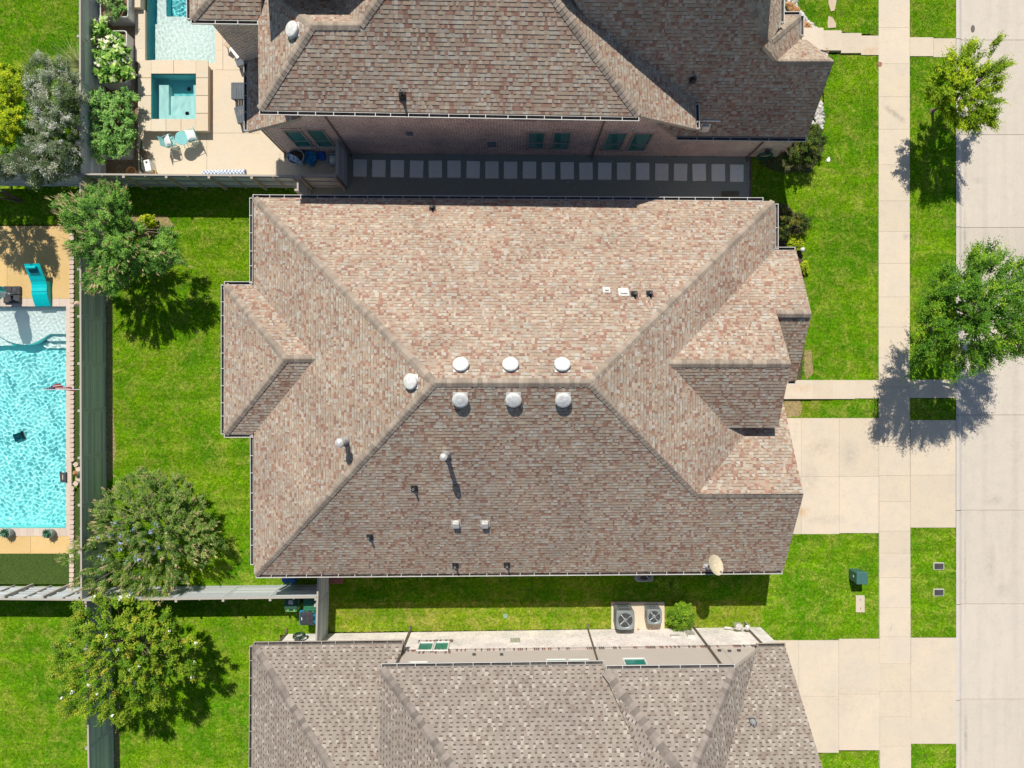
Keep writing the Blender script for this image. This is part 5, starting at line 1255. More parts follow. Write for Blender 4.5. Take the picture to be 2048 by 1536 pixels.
# shrubs -------------------------------------------------------------------
def shrub(label, base, poly, hl, ht, n, mat, lsize=.06, asp=.55, tw=.22, cat='shrub', name='shrub', leaves=9, group=None, **k):
    return tree(name, label, cat, base, poly, hl, ht, n, 7, leaves, lsize, asp, mat, M['bark'], group, stems=3, spread=.12, twig_len=tw, trunk_r=.02, shell=.4, **k)
def blob(cx, cy, rx, ry, n=18, j=.14):
    return [(cx + rx * math.cos(2 * PI * k / n) * random.uniform(1 - j, 1 + j), cy + ry * math.sin(2 * PI * k / n) * random.uniform(1 - j, 1 + j)) for k in range(n)]
shrub('large dark shrub in half shade at the corner of the two-storey house', (1592, 300), [(1566, 316), (1576, 296), (1588, 276), (1604, 262), (1624, 252), (1640, 258), (1648, 282), (1646, 306), (1628, 322), (1600, 326)], .2, 1.7, 110, L_DARK, .085, .5, .3)
shrub('reddish green shrub in the mulch at the street-side corner of the middle house', (1578, 450), [(1556, 450), (1560, 430), (1572, 420), (1582, 428), (1600, 424), (1616, 428), (1620, 442), (1612, 456), (1604, 466), (1590, 462), (1580, 476), (1562, 474)], .15, 1.1, 60, L_DARK, .09, .35, .32, tonejit=.5)
shrub('round lime green shrub next to the white path light', (1586, 488), blob(1590, 487, 14, 12), .1, .6, 40, L_LIME, .06, .6, .14)
shrub('tiny lime shrub alone in the mulch by the front gable', (1604, 534), blob(1608, 534, 8, 9), .05, .4, 22, L_LIME, .055, .6, .12)
shrub('clipped round green bush beside the two air conditioners', (1348, 1229), blob(1362, 1233, 23, 27, 20, .08), .15, 1.15, 130, L_BOX, .062, .6, .18)
shrub('green shrub mostly in house shadow beside the lone air conditioner', (1328, 1150), blob(1340, 1157, 22, 17, 18, .1), .15, 1.0, 90, L_BOX, .06, .6, .18)
shrub('small lime shrub at the base of the seed-spiked tree', (292, 446), blob(296, 442, 12, 12), .15, .8, 34, L_LIME, .075, .7, .16)
# vegetables and herbs growing in the troughs -------------------------------------------
VG = 'plants growing in the troughs'
tree('vegetable_plants', 'big-leaved pale vegetable plants in the middle trough', 'plants', (218, 110),
     [(184, 46), (200, 40), (214, 44), (222, 60), (234, 72), (250, 86), (252, 104), (252, 124), (262, 142), (258, 158), (244, 172), (226, 166), (214, 150), (198, 164), (196, 146), (204, 130), (194, 116), (196, 104), (192, 92), (186, 70)],
     .85, 1.35, 70, 5, 5, .22, .85, L_VEG, M['bark'], VG, stems=3, twig_len=.3, trunk_r=.02, shell=.35, tonejit=.55)
tree('herb_bushes', 'dense green bushes spilling over the lowest trough beside the spa', 'plants', (222, 250),
     [(174, 190), (196, 182), (218, 186), (240, 180), (262, 188), (274, 196), (268, 210), (256, 216), (266, 236), (272, 258), (270, 278), (256, 292), (252, 314), (236, 318), (222, 312), (204, 324), (188, 310), (176, 286), (184, 262), (176, 236), (170, 212)],
     .7, 1.8, 190, 8, 10, .085, .6, L_HERB, M['bark'], VG, stems=4, twig_len=.32, trunk_r=.02, shell=.4, tonejit=.4)
tree('vegetable_plants', 'sparse green plants in the uppermost trough at the picture top', 'plants', (226, 14),
     [(206, -16), (236, -20), (246, 2), (244, 24), (232, 36), (218, 28), (206, 12)], .75, 1.2, 26, 6, 6, .12, .5, L_HERB, M['bark'], VG, stems=2, twig_len=.3, trunk_r=.015, shell=.4, tonejit=.4)
shrub('dry sparse twiggy plant beside the white box on the upper patio', (284, 300), blob(288, 308, 9, 14), .05, .5, 12, lm('dry_leaves', C(.12, .09, .05), C(.2, .15, .08), C(.28, .22, .12)), .05, .4, .16, leaves=4)
shrub('dry sparse twiggy plant at the spa wall foot', (276, 232), blob(281, 236, 6, 20), .05, .4, 12, lm('dry_leaves_b', C(.14, .1, .06), C(.22, .17, .1), C(.3, .24, .14)), .05, .4, .14, leaves=4)

tree('leafy_tree', 'green tree just past the left picture edge, shading the tan pool deck', 'tree', (40, 402),
     [(-130, 330), (-100, 312), (-60, 318), (-20, 316), (-8, 340), (-6, 380), (-20, 402), (-60, 410), (-100, 405), (-128, 380)], 1.9, 4.2, 200, 9, 13, .09, .4, L_CRAPE, M['bark'], 'back yard trees', stems=3, spread=.3, twig_len=.45, trunk_r=.05, shell=.5)
# ================================================================== YARD THINGS
def rot(a): return Matrix.Rotation(a, 4, 'Z')
# ---- air conditioners
M['ac'] = simple('ac_paint', C(.23, .265, .27), .4, .08, 5, metal=.2); M['ac_dark'] = simple('ac_coil', C(.05, .055, .06), .6, .3, 10); M['blade_metal'] = simple('fan_blade', C(.74, .75, .77), .5, .1)
def ac_unit(label, px, py, w, d, h, rz=0., z0=.10):
    c = P(px, py, h + z0); t = thing('air_conditioner', label, 'air conditioner', (c.x, c.y, z0), 'air conditioner units'); T = Matrix.Translation((c.x, c.y, z0)) @ rot(rz)
    mb = MB(); mb.rbox(T @ Matrix.Translation((0, 0, (h - .06) / 2 + .02)), w / 2 - .035, d / 2 - .035, (h - .06) / 2, .11, 1, seg=4)
    mb.build('coil_body', [M['ac_dark'], M['ac_dark']], t)
    g = MB()
    for sx_, sy_, L, ax in ((0, d / 2 - .02, w - .2, 0), (0, -d / 2 + .02, w - .2, 0), (w / 2 - .02, 0, d - .2, 1), (-w / 2 + .02, 0, d - .2, 1)):
        n = int(L / .055)
        for k in range(n + 1):
            u = -L / 2 + L * k / n; p = (u, sy_, h / 2) if ax == 0 else (sx_, u, h / 2)
            g.box(T @ Vector(p), (.022, .022, h - .12), mat=rot(rz))
        for z in (.06, h * .5): g.box(T @ Vector((sx_, sy_, z)), (L, .018, .03) if ax == 0 else (.018, L, .03), mat=rot(rz))
    for a in (1, -1):
        for b in (1, -1): g.lathe(T @ Vector((a * (w / 2 - .10), b * (d / 2 - .10), .02)), [(.10, 0), (.10, h - .08)], 12)
    g.build('side_grille', M['ac'], t)
    # top cover: rounded square ring with a round opening
    tp = MB(); n = 48; rf_ = min(w, d) * .385
    def sq(a, s, z):
        ca, sa = math.cos(a), math.sin(a); e = 5.
        r = (abs(ca / (w / 2)) ** e + abs(sa / (d / 2)) ** e) ** (-1 / e) * s
        return T @ Vector((r * ca, r * sa, z))
    rings = [[sq(2 * PI * k / n, 1.0, h - .10) for k in range(n)], [sq(2 * PI * k / n, 1.0, h - .03) for k in range(n)], [sq(2 * PI * k / n, .93, h) for k in range(n)],
             [T @ Vector((rf_ * 1.08 * math.cos(2 * PI * k / n), rf_ * 1.08 * math.sin(2 * PI * k / n), h - .005)) for k in range(n)], [T @ Vector((rf_ * math.cos(2 * PI * k / n), rf_ * math.sin(2 * PI * k / n), h - .02)) for k in range(n)], [T @ Vector((rf_ * math.cos(2 * PI * k / n), rf_ * math.sin(2 * PI * k / n), h - .16)) for k in range(n)]]
    ids = [tp.vs(r) for r in rings]
    for a, b in zip(ids, ids[1:]):
        for k in range(n): tp.face((a + k, a + (k + 1) % n, b + (k + 1) % n, b + k))
    smooth_by_angle(tp.build('top_cover', M['ac'], t), 35)
    f = MB(); f.lathe(T @ Vector((0, 0, h - .2)), [(rf_, 0), (rf_, .02)], 24, 0); f.build('fan_well', M['ac_dark'], t)
    f = MB()
    for k in range(4):
        a0 = k * PI / 2 + .4; pts = []
        for r_, da, z in ((.09, -.25, -.055), (rf_ * .93, -.40, -.085), (rf_ * .95, .32, -.03), (.09, .25, -.03)): pts.append(T @ Vector((r_ * math.cos(a0 + da), r_ * math.sin(a0 + da), h + z)))
        f.poly(pts)
    f.build('fan_blades', M['blade_metal'], t)
    f = MB(); f.lathe(T @ Vector((0, 0, h - .10)), [(.085, 0), (.085, .06), (.05, .085)], 16); f.build('fan_hub', M['ac'], t)
    f = MB()
    for r_ in (.5, .78): 
        ring = [T @ Vector((rf_ * r_ * math.cos(a), rf_ * r_ * math.sin(a), h - .022)) for a in np.linspace(0, 2 * PI, 25)]; f.tube(ring, .003, 4, cap=False)
    for a in (.3, .3 + PI / 2): f.tube([T @ Vector((rf_ * math.cos(a), rf_ * math.sin(a), h - .018)), T @ Vector((-rf_ * math.cos(a), -rf_ * math.sin(a), h - .018))], .003, 4)
    f.build('fan_guard', M['dark'], t)
    return t
mb = MB(); q = [(X(1222), Y(1257), .10), (X(1328), Y(1257), .10), (X(1328), Y(1203), .10), (X(1222), Y(1203), .10)]; mb.prism(q, .12, 0, .3); p = P(1275, 1230)
tag(mb.build('equipment_pad', M['conc'], loc=(p.x, p.y, 0)), 'pale concrete pad carrying two air conditioners', 'concrete pad')
a1 = ac_unit('taller grey air conditioner on the pad, nearer the long grass strip', 1251, 1241, .80, .84, 1.0)
ac_unit('shorter grey air conditioner on the pad, beside the round bush', 1309, 1234, .66, .68, .68)
ac_unit('lone air conditioner half hidden in shade under the middle house eave', 1289, 1146, .80, .80, .80, z0=.06)
mb = MB()
for x, y in ((1276, 1256), (1300, 1256)):
    a, b = P(x, y, .3), P(x + 7, y + 8, .1); mb.tube([a, Vector((a.x + .1, a.y - .25, .12)), Vector((a.x + .2, a.y - .45, .3))], .028, 6)
tag(mb.build('coolant_pipes', M['flag'], loc=P(1290, 1258)), 'pale insulated pipe lines running from the air conditioners into the brick wall', 'pipes')
# ---- wheeled bins
def bin_(label, px, py, rz, body, lid, h=1.05, w=.60, d=.64, group='wheeled bins', sticker=False):
    c = P(px, py, h); t = thing('wheeled_bin', label, 'bin', (c.x, c.y, 0), group); T = Matrix.Translation((c.x, c.y, 0)) @ rot(rz)
    mb = MB(); mb.rbox(T @ Matrix.Translation((0, 0, (h - .1) / 2 + .06)), w / 2, d / 2, (h - .1) / 2, .07, 0, seg=3, k=.80); mb.rbox(T @ Matrix.Translation((0, 0, h - .09)), w / 2 + .025, d / 2 + .025, .03, .08); mb.build('body', body, t)
    mb = MB(); mb.rbox(T @ Matrix.Translation((0, .02, h - .02)), w / 2 - .005, d / 2 - .02, .045, .09, 0, seg=4, topb=.045); mb.rbox(T @ Matrix.Translation((0, -.02, h + .03)), w * .34, d * .32, .014, .05); l = mb.build('lid', lid, t)
    mb = MB(); mb.tube([T @ Vector((-w / 2 + .06, d / 2 + .0, h - .06)), T @ Vector((-w / 2 + .06, d / 2 + .07, h - .02)), T @ Vector((w / 2 - .06, d / 2 + .07, h - .02)), T @ Vector((w / 2 - .06, d / 2, h - .06))], .018, 6)
    for s in (-.14, .14): mb.box(T @ Vector((s, d / 2 + .02, h - .03)), (.09, .09, .05), mat=rot(rz))
    mb.build('handle', body, t)
    for s in (-1, 1):
        mb = MB(); A = T @ Vector((s * (w / 2 - .06), d / 2 - .08, .12)); B = T @ Vector((s * (w / 2 - .0), d / 2 - .08, .12)); mb.tube([A, B], .12, 14); mb.build('wheel', M['black'], t)
    if sticker:
        mb = MB(); mb.box(T @ Vector((0, -.02, h + .047)), (.19, .15, .004), mat=rot(rz)); mb.build('sticker', M['white'], l)
        mb = MB()
        for r_ in range(3): mb.box(T @ Vector((0, .03 - r_ * .03 - .02, h + .0505)), (.15, .014, .003), mat=rot(rz))
        mb.build('sticker_print', M['bluegrey'], l)
    return t
M['bin_green'] = simple('green_plastic', C(.03, .17, .09), .45, .15); M['bin_green2'] = simple('dark_green_plastic', C(.03, .09, .055), .45, .15); M['bin_lime'] = simple('lime_plastic', C(.16, .40, .14), .45, .15); M['bin_blue'] = simple('blue_plastic', C(.01, .20, .36), .45, .15); M['bin_blue2'] = simple('deep_blue_plastic', C(.01, .09, .26), .45, .15); M['bin_lid'] = simple('charcoal_plastic', C(.04, .042, .05), .5, .25, 8)
bin_('dark green bin with a pale sticker on its lid, in the fence shadow', 582, 1205, PI, M['bin_lime'], M['bin_green2'], sticker=True)
bin_('bright green bin in the fence corner beside the gate', 620, 1208, PI, M['bin_green'], M['bin_green'])
b3 = bin_('blue bin with a charcoal lid standing in the sun by the gate', 613, 1237, -PI / 2, M['bin_blue'], M['bin_lid'])
mb = MB(); p = P(604, 1237, 1.09); mb.box(p + Vector((0, 0, .035)), (.03, .12, .004)); [c for c in b3.children if c.name.startswith('lid')][0]; mb.build('label_plate', M['white'], [c for c in b3.children if c.name.startswith('lid')][0])
bin_('deep blue bin half hidden under the middle house eave', 577, 1151, PI, M['bin_blue2'], M['bin_blue2'], 1.0)
mb = MB(); p = P(668, 1156, .05); mb.rbox(Matrix.Translation((p.x, p.y, .06)), .42, .24, .05, .03); tag(mb.build('red_mat', simple('faded_red', C(.26, .10, .09), .8, .2), loc=(p.x, p.y, 0)), 'faded red slab in the shade beside the short gate fence', 'slab')
# ---- hose coils
def hose(label, px, py, h, rx, rz, mat, facing, n=6):
    c = P(px, py, h); t = thing('garden_hose', label, 'hose', c, 'coiled garden hoses'); mb = MB(); pts = []
    for k in range(n * 22):
        a = 2 * PI * k / 22; f = 1 + .10 * math.sin(k * .37) ; pts.append(c + Vector((rx * f * math.cos(a), facing * (.05 + .022 * (k // 22)), rz * f * math.sin(a) - .05 * abs(math.sin(a)))))
    mb.tube(pts, .016, 6); mb.build('hose', mat, t)
    mb = MB(); mb.box(c + Vector((0, facing * .05, rz * .9)), (.2, .14, .08)); mb.box(c + Vector((0, facing * .0, rz * .9)), (.24, .02, .3)); mb.build('holder', M['dark'], t)
M['hose'] = simple('green_hose', C(.02, .13, .06), .45, .2, 10); M['hose2'] = simple('dark_green_hose', C(.02, .06, .035), .45, .2, 10)
hose('bright green hose coil on the shaded wall at the corner of the two-storey house', 1530, 307, .75, .30, .36, M['hose'], -1)
hose('dark green hose coil on the whitewashed wall near the bins', 598, 1277, .9, .24, .30, M['hose2'], 1)
# ---- gas meter
def gas():
    b = P(1468, 1252, 0); t = thing('gas_meter', 'pale grey gas meter with pipes at the foot of the whitewashed wall', 'gas meter', b); y = b.y + .1
    mb = MB(); mb.rbox(Matrix.Translation((b.x, y + .10, .62)), .16, .12, .17, .06); mb.lathe((b.x, y + .22, .62), [(.10, -.02), (.10, .02)], 16, M=Matrix.Rotation(PI / 2, 4, 'X')); mb.build('meter', M['flue'], t)
    mb = MB(); mb.lathe((b.x + .34, y + .12, .85), [(.03, -.1), (.12, -.03), (.12, .02), (.04, .08)], 16); mb.build('regulator', M['flue'], t)
    mb = MB(); mb.tube([(b.x - .55, y, .45), (b.x - .3, y, .5), (b.x - .08, y + .05, .86), (b.x - .08, y + .1, .75)], .028, 8); mb.tube([(b.x + .08, y + .1, .75), (b.x + .08, y + .1, .88), (b.x + .34, y + .12, .88), (b.x + .5, y + .1, .6), (b.x + .5, y + .1, 0)], .028, 8); mb.build('pipe', M['flue'], t)
gas()
# ---- utility boxes in the lawn
def pedestal():
    h = .78; c = P(1725, 1157, h); t = thing('utility_pedestal', 'green metal utility pedestal standing in the lawn by the sidewalk', 'utility box', (c.x, c.y, 0)); g = simple('utility_green', C(.055, .15, .135), .45, .12)
    mb = MB(); mb.rbox(Matrix.Translation((c.x - .02, c.y, (h - .1) / 2)), .23, .24, (h - .1) / 2, .03); mb.build('cabinet', g, t)
    mb = MB(); mb.rbox(Matrix.Translation((c.x, c.y, h - .05)), .25, .27, .05, .03, topb=.02); mb.build('cover', g, t)
    mb = MB(); mb.box((c.x - .255, c.y + .02, h * .6), (.012, .09, .07)); mb.build('plate', M['white'], t)
pedestal()
mb = MB(); p = P(1720.5, 1208, .05); mb.rbox(Matrix.Translation((p.x, p.y, .03)), .20, .38, .03, .02, seg=1); o = mb.build('vault_cover', M['conc'], loc=(p.x, p.y, 0)); tag(o, 'long pale concrete lid in the lawn below the green pedestal', 'lid')
for dy in (-.2, .2):
    mb = MB(); mb.box((p.x, p.y + dy, .062), (.02, .09, .006)); mb.build('lift_slot', M['dark'], o)
for k, (x, y) in enumerate(((1877.5, 1132.5), (1877.5, 1185))):
    p = P(x, y, .03); t = thing('handhole', ('upper' if k == 0 else 'lower') + ' of the two dark rectangular lids set in the verge grass', 'lid', (p.x, p.y, 0), 'dark lids in the verge')
    mb = MB(); mb.rbox(Matrix.Translation((p.x, p.y, .025)), .245, .17, .022, .04); mb.build('frame', M['kerb'], t); mb = MB(); mb.rbox(Matrix.Translation((p.x, p.y, .035)), .215, .142, .018, .03); mb.build('lid', M['dark'], t)
mb = MB(); p = P(1605, 499, .35); mb.lathe((p.x, p.y, .35), [(.01, -.11), (.07, -.085), (.11, 0), (.07, .085), (.01, .11)], 18); t = thing('path_light', 'white globe path light in the mulch beside the lime shrub', 'light', (p.x, p.y, 0)); smooth_by_angle(mb.build('globe', M['white'], t), 80); mb = MB(); mb.tube([(p.x, p.y, 0), (p.x, p.y, .26)], .025, 8); mb.build('stake', M['black'], t)
mb = MB(); p = P(1657, 320, .05); mb.lathe((p.x, p.y, 0), [(.085, 0), (.085, .05), (.06, .06)], 16); mb.lathe((p.x + .02, p.y + .1, 0), [(.04, 0), (.04, .06)], 10); tag(mb.build('lawn_marker', M['white'], loc=(p.x, p.y, 0)), 'small white round cap in the upper front lawn', 'cap')
mb = MB(); p = P(1011, 1232, .03); mb.lathe((p.x, p.y, 0), [(.11, 0), (.11, .03), (.09, .035)], 16); tag(mb.build('valve_cover', simple('mint_lid', C(.20, .33, .25), .5, .1), loc=(p.x, p.y, 0)), 'small mint green round lid in the side lawn grass', 'lid')
# ================================================================== PATIO FURNITURE
M['aqua'] = simple('aqua_metal', C(.22, .56, .56), .4, .08); M['cushion'] = simple('white_fabric', C(.82, .80, .80), .85, .06, 5)
def bistro_table(px, py):
    h = .71; c = P(px, py, h); t = thing('bistro_table', 'round aqua slatted bistro table between two chairs', 'table', (c.x, c.y, .03)); r = .295
    mb = MB()
    n = 10
    for k in range(n):
        y = -r + (k + .5) * 2 * r / n; L = math.sqrt(max(0, r * r - y * y)); mb.box((c.x + y * -.5, c.y + y * .866, h), (2 * L, 2 * r / n - .008, .018), PI / 6)
    ring = [Vector((c.x + r * math.cos(a), c.y + r * math.sin(a), h - .005)) for a in np.linspace(0, 2 * PI, 33)]; mb.tube(ring, .014, 6, cap=False); mb.build('tabletop', M['aqua'], t)
    for k in range(4):
        a = PI / 4 + k * PI / 2; mb = MB(); mb.tube([(c.x + .2 * math.cos(a), c.y + .2 * math.sin(a), h), (c.x + .28 * math.cos(a + PI * .9), c.y + .28 * math.sin(a + PI * .9), .03)] if False else [(c.x + .22 * math.cos(a), c.y + .22 * math.sin(a), h), (c.x + .05 * math.cos(a), c.y + .05 * math.sin(a), .4), (c.x + .27 * math.cos(a), c.y + .27 * math.sin(a), .03)], .011, 6); mb.build('leg', M['aqua'], t)
bistro_table(363.5, 276)
def bistro_chair(px, py, rz, label, plabel):
    c = P(px, py, .45); t = thing('bistro_chair', label, 'chair', (c.x, c.y, .03), 'aqua bistro chairs'); T = Matrix.Translation((c.x, c.y, 0)) @ rot(rz); R_ = rot(rz)
    mb = MB()
    for k in range(7): mb.box(T @ Vector((-.18 + k * .06, 0, .46)), (.045, .42, .016), mat=R_)
    for s in (-.19, .19): mb.box(T @ Vector((0, s, .445)), (.42, .02, .02), mat=R_)
    mb.build('seat', M['aqua'], t)
    mb = MB()
    for k in range(5): mb.box(T @ Vector((-.235 - k * .015, 0, .58 + k * .075)), (.014, .42, .05), mat=R_ @ Matrix.Rotation(-.2, 4, 'Y'))
    mb.build('backrest', M['aqua'], t)
    for s in (-.20, .20):
        mb = MB(); mb.tube([T @ Vector((-.31, s, .92)), T @ Vector((-.21, s, .46)), T @ Vector((.2, s, .03))], .012, 6); mb.build('leg', M['aqua'], t)
        mb = MB(); mb.tube([T @ Vector((.19, s, .46)), T @ Vector((-.24, s, .03))], .012, 6); mb.build('leg', M['aqua'], t)
        mb = MB(); mb.tube([T @ Vector((-.26, s * 1.1, .68)), T @ Vector((.05, s * 1.25, .68)), T @ Vector((.17, s * 1.2, .66)), T @ Vector((.18, s * 1.05, .46))], .013, 6); mb.build('armrest', M['aqua'], t)
    # pillow
    pc = T @ Vector((-.05, 0, .62)); mb = MB(); q = rot(rz) @ Matrix.Rotation(-.75, 4, 'Y'); n = 9; g = {}
    for sgn in (1, -1):
        for i in range(n):
            for j in range(n):
                u, v = i / (n - 1) * 2 - 1, j / (n - 1) * 2 - 1; z = .075 * ((1 - u ** 4) * (1 - v ** 4)) ** .6 * sgn; s = .23 * (1 - .08 * (1 - abs(u * v)) * (abs(u) ** 6 + abs(v) ** 6))
                g[(sgn, i, j)] = mb.vs([Matrix.Translation(pc) @ q @ Vector((u * s, v * s, z))])
        for i in range(n - 1):
            for j in range(n - 1):
                f = (g[(sgn, i, j)], g[(sgn, i + 1, j)], g[(sgn, i + 1, j + 1)], g[(sgn, i, j + 1)]); mb.face(f if sgn > 0 else f[::-1])
    o = mb.build('pillow', M['cushion'], smooth=True, loc=pc); tag(o, plabel, 'pillow', 'white pillows on the chairs')
bistro_chair(341, 284, .32, 'aqua slatted chair nearer the planters, facing the bistro table', 'white pillow on the chair nearer the planters')
bistro_chair(384, 273.5, 3.49, 'aqua slatted chair nearer the two-storey house, facing the bistro table', 'white pillow on the chair nearer the two-storey house')
# aqua composite lounger
M['aqua2'] = simple('aqua_shell', C(.0, .50, .53), .35, .05); M['teal'] = simple('teal_mesh', C(.0, .17, .21), .7, .1, 40)
def lounger(label, x0, y0, rz, pillow=True):
    t = thing('pool_lounger', label, 'lounger', (x0, y0, .03), 'aqua pool loungers'); T = Matrix.Translation((x0, y0, .03)) @ rot(rz); w = .34
    prof = [(0, .10), (.12, .17), (.3, .25), (.5, .32), (.66, .335), (.8, .315), (.95, .32), (1.1, .37), (1.28, .47), (1.45, .58), (1.62, .68), (1.80, .76)]
    mb = MB()
    for (a, za), (b, zb) in zip(prof, prof[1:]):
        mid = .0
        for u0, u1 in ((-w, w),):
            mb.poly([T @ Vector((u0, a, za)), T @ Vector((u1, a, za)), T @ Vector((u1, b, zb)), T @ Vector((u0, b, zb))])
        lo_a, lo_b = (.0, .0) if b <= 1.11 else (za - .07, zb - .07)
        for s in (-w, w):
            q = [T @ Vector((s, a, lo_a)), T @ Vector((s, b, lo_b)), T @ Vector((s, b, zb)), T @ Vector((s, a, za))]; mb.poly(q if s > 0 else q[::-1])
        if b > 1.11: mb.poly([T @ Vector((w, a, lo_a)), T @ Vector((-w, a, lo_a)), T @ Vector((-w, b, lo_b)), T @ Vector((w, b, lo_b))])
    mb.poly([T @ Vector((-w, 0, 0)), T @ Vector((w, 0, 0)), T @ Vector((w, 0, .10)), T @ Vector((-w, 0, .10))]); mb.poly([T @ Vector((w, 1.1, 0)), T @ Vector((-w, 1.1, 0)), T @ Vector((-w, 1.1, .37)), T @ Vector((w, 1.1, .37))])
    mb.poly([T @ Vector((w, 1.8, .69)), T @ Vector((-w, 1.8, .69)), T @ Vector((-w, 1.8, .76)), T @ Vector((w, 1.8, .76))])
    smooth_by_angle(mb.build('shell', M['aqua2'], t), 40)
    mb = MB(); mb.poly([T @ Vector((-.22, 1.32, .502)), T @ Vector((.22, 1.32, .502)), T @ Vector((.22, 1.66, .707)), T @ Vector((-.22, 1.66, .707))]); mb.build('mesh_panel', M['teal'], t)
    for z in (.64,): 
        mb = MB(); mb.box(T @ Vector((0, .64, .339)), (2 * w, .012, .006), mat=rot(rz)); mb.box(T @ Vector((0, 1.10, .373)), (2 * w, .012, .006), mat=rot(rz)); mb.build('seam', M['teal'], t)
    f = MB()
    for s in (-.28, .28): f.tube([T @ Vector((s, 1.72, .68)), T @ Vector((s, 1.60, 0))], .014, 6); f.tube([T @ Vector((s, 1.2, .38)), T @ Vector((s, 1.6, .02))], .012, 6)
    f.tube([T @ Vector((-.28, 1.62, .1)), T @ Vector((.28, 1.62, .1))], .012, 6); f.build('frame', M['dark'], t)
    if pillow:
        mb = MB(); mb.lathe(T @ Vector((-.05, 1.64, .745)), [(.02, -.22), (.06, -.21), (.072, -.12), (.072, .12), (.06, .21), (.02, .22)], 14, M=rot(rz) @ Matrix.Rotation(PI / 2, 4, 'Y')); smooth_by_angle(mb.build('headrest', M['aqua2'], t), 60)
p = P(88, 613, .05); lounger('aqua moulded lounger with a headrest on the tan pool deck', p.x, p.y, .03)
# umbrella beside the pool
def umbrella():
    b = P(27, 590, .03); t = thing('patio_umbrella', 'folded aqua striped umbrella in a black four-part base by the pool shelf', 'umbrella', (b.x, b.y, .03))
    for i in (-1, 1):
        for j in (-1, 1):
            mb = MB(); mb.rbox(Matrix.Translation((b.x + i * .195, b.y + j * .195, .10)), .188, .188, .06, .05, topb=.03); mb.build('base_weight', M['blackish'], t)
    mb = MB(); mb.tube([(b.x, b.y, .03), (b.x, b.y, 2.75)], .024, 10); mb.lathe((b.x, b.y, .15), [(.06, 0), (.06, .2), (.035, .22)], 12); mb.build('pole', M['grey'], t)
    mb = MB(); n = 16; rows = [(.85, .26), (1.1, .28), (1.6, .23), (2.2, .24), (2.6, .20), (2.72, .035)]; ids = []
    for z, r in rows: ids.append(mb.vs([(b.x + r * (1 + .22 * (-1) ** k) * math.cos(2 * PI * k / n), b.y + r * (1 + .22 * (-1) ** k) * math.sin(2 * PI * k / n), z + (.05 * (-1) ** k if z < .9 else 0)) for k in range(n)]))
    for a, c in zip(ids, ids[1:]):
        for k in range(n): mb.face((a + k, a + (k + 1) % n, c + (k + 1) % n, c + k), (k // 2) % 2)
    mb.build('canopy', [M['aqua2'], M['cushion']], t)
    mb = MB(); mb.lathe((b.x, b.y, 2.72), [(.03, 0), (.05, .05), (.02, .1)], 10); mb.build('finial', M['grey'], t)
M['blackish'] = simple('black_base', C(.05, .052, .056), .5, .5, 6)
umbrella()
# flag
def flag():
    f0 = P(158, 779, 1.85); t = thing('flag', 'limp striped flag with a starred blue corner on a pole from the long fence', 'flag', f0)
    a = Vector((f0.x, f0.y, 1.7)); b = Vector((f0.x - 1.1, f0.y, 2.6)); mb = MB(); mb.tube([a, b], .014, 8); mb.lathe(b, [(.0, -.03), (.03, 0), (.0, .03)], 8); mb.build('pole', M['white'], t)
    mb = MB(); nu, nv = 20, 26; d = (b - a); idx = {}
    for i in range(nu + 1):
        for j in range(nv + 1):
            u, v = i / nu, j / nv; s = .98 - u * .36; p = a + d * s; w = .07 * math.sin(u * 9 + v * 2.0) * (.25 + v) + .20 * v * (1 - u) ; idx[(i, j)] = mb.vs([(p.x + .22 * v * u, p.y + w, p.z - v * (1.15 - .25 * u))])
    for i in range(nu):
        for j in range(nv):
            st = int(i / nu * 13 * .999) if False else int((i + .5) / nu * 13); m = 0 if st % 2 == 0 else 1
            if (i + .5) / nu < 8 / 13 and (j + .5) / nv < .5: m = 3 if (i % 3 == 1 and j % 3 == 1) else 2
            mb.face((idx[(i, j)], idx[(i + 1, j)], idx[(i + 1, j + 1)], idx[(i, j + 1)]), m)
    mb.build('cloth', [simple('flag_red', C(.42, .035, .05), .8, .08), M['cushion'], simple('flag_blue', C(.02, .03, .12), .8, .08), M['cushion']], t, smooth=True)
flag()
def lantern(px, py, z, label, mount):
    p = P(px, py, z + .15); t = thing('fence_lantern', label, 'lantern', (p.x, p.y, z), 'small lanterns by the long fence'); mb = MB(); mb.lathe((p.x, p.y, z), [(.07, 0), (.10, .04), (.10, .22), (.13, .24), (.05, .34), (.02, .36)], 8); mb.build('housing', M['boulder'] if not mount else M['flag'], t)
    mb = MB(); mb.lathe((p.x, p.y, z + .06), [(.105, 0), (.105, .13)], 8); mb.build('glass', M['white'], t)
    if mount: mb = MB(); mb.tube([(p.x, p.y, z + .1), (p.x + .25, p.y, z + .1)], .02, 6); mb.build('bracket', M['dark'], t)
lantern(156, 608, 1.35, 'pale lantern on the long fence beside the pool shelf', True); lantern(153, 946, .06, 'small brown lantern standing on the bulge of the scalloped edging', False)
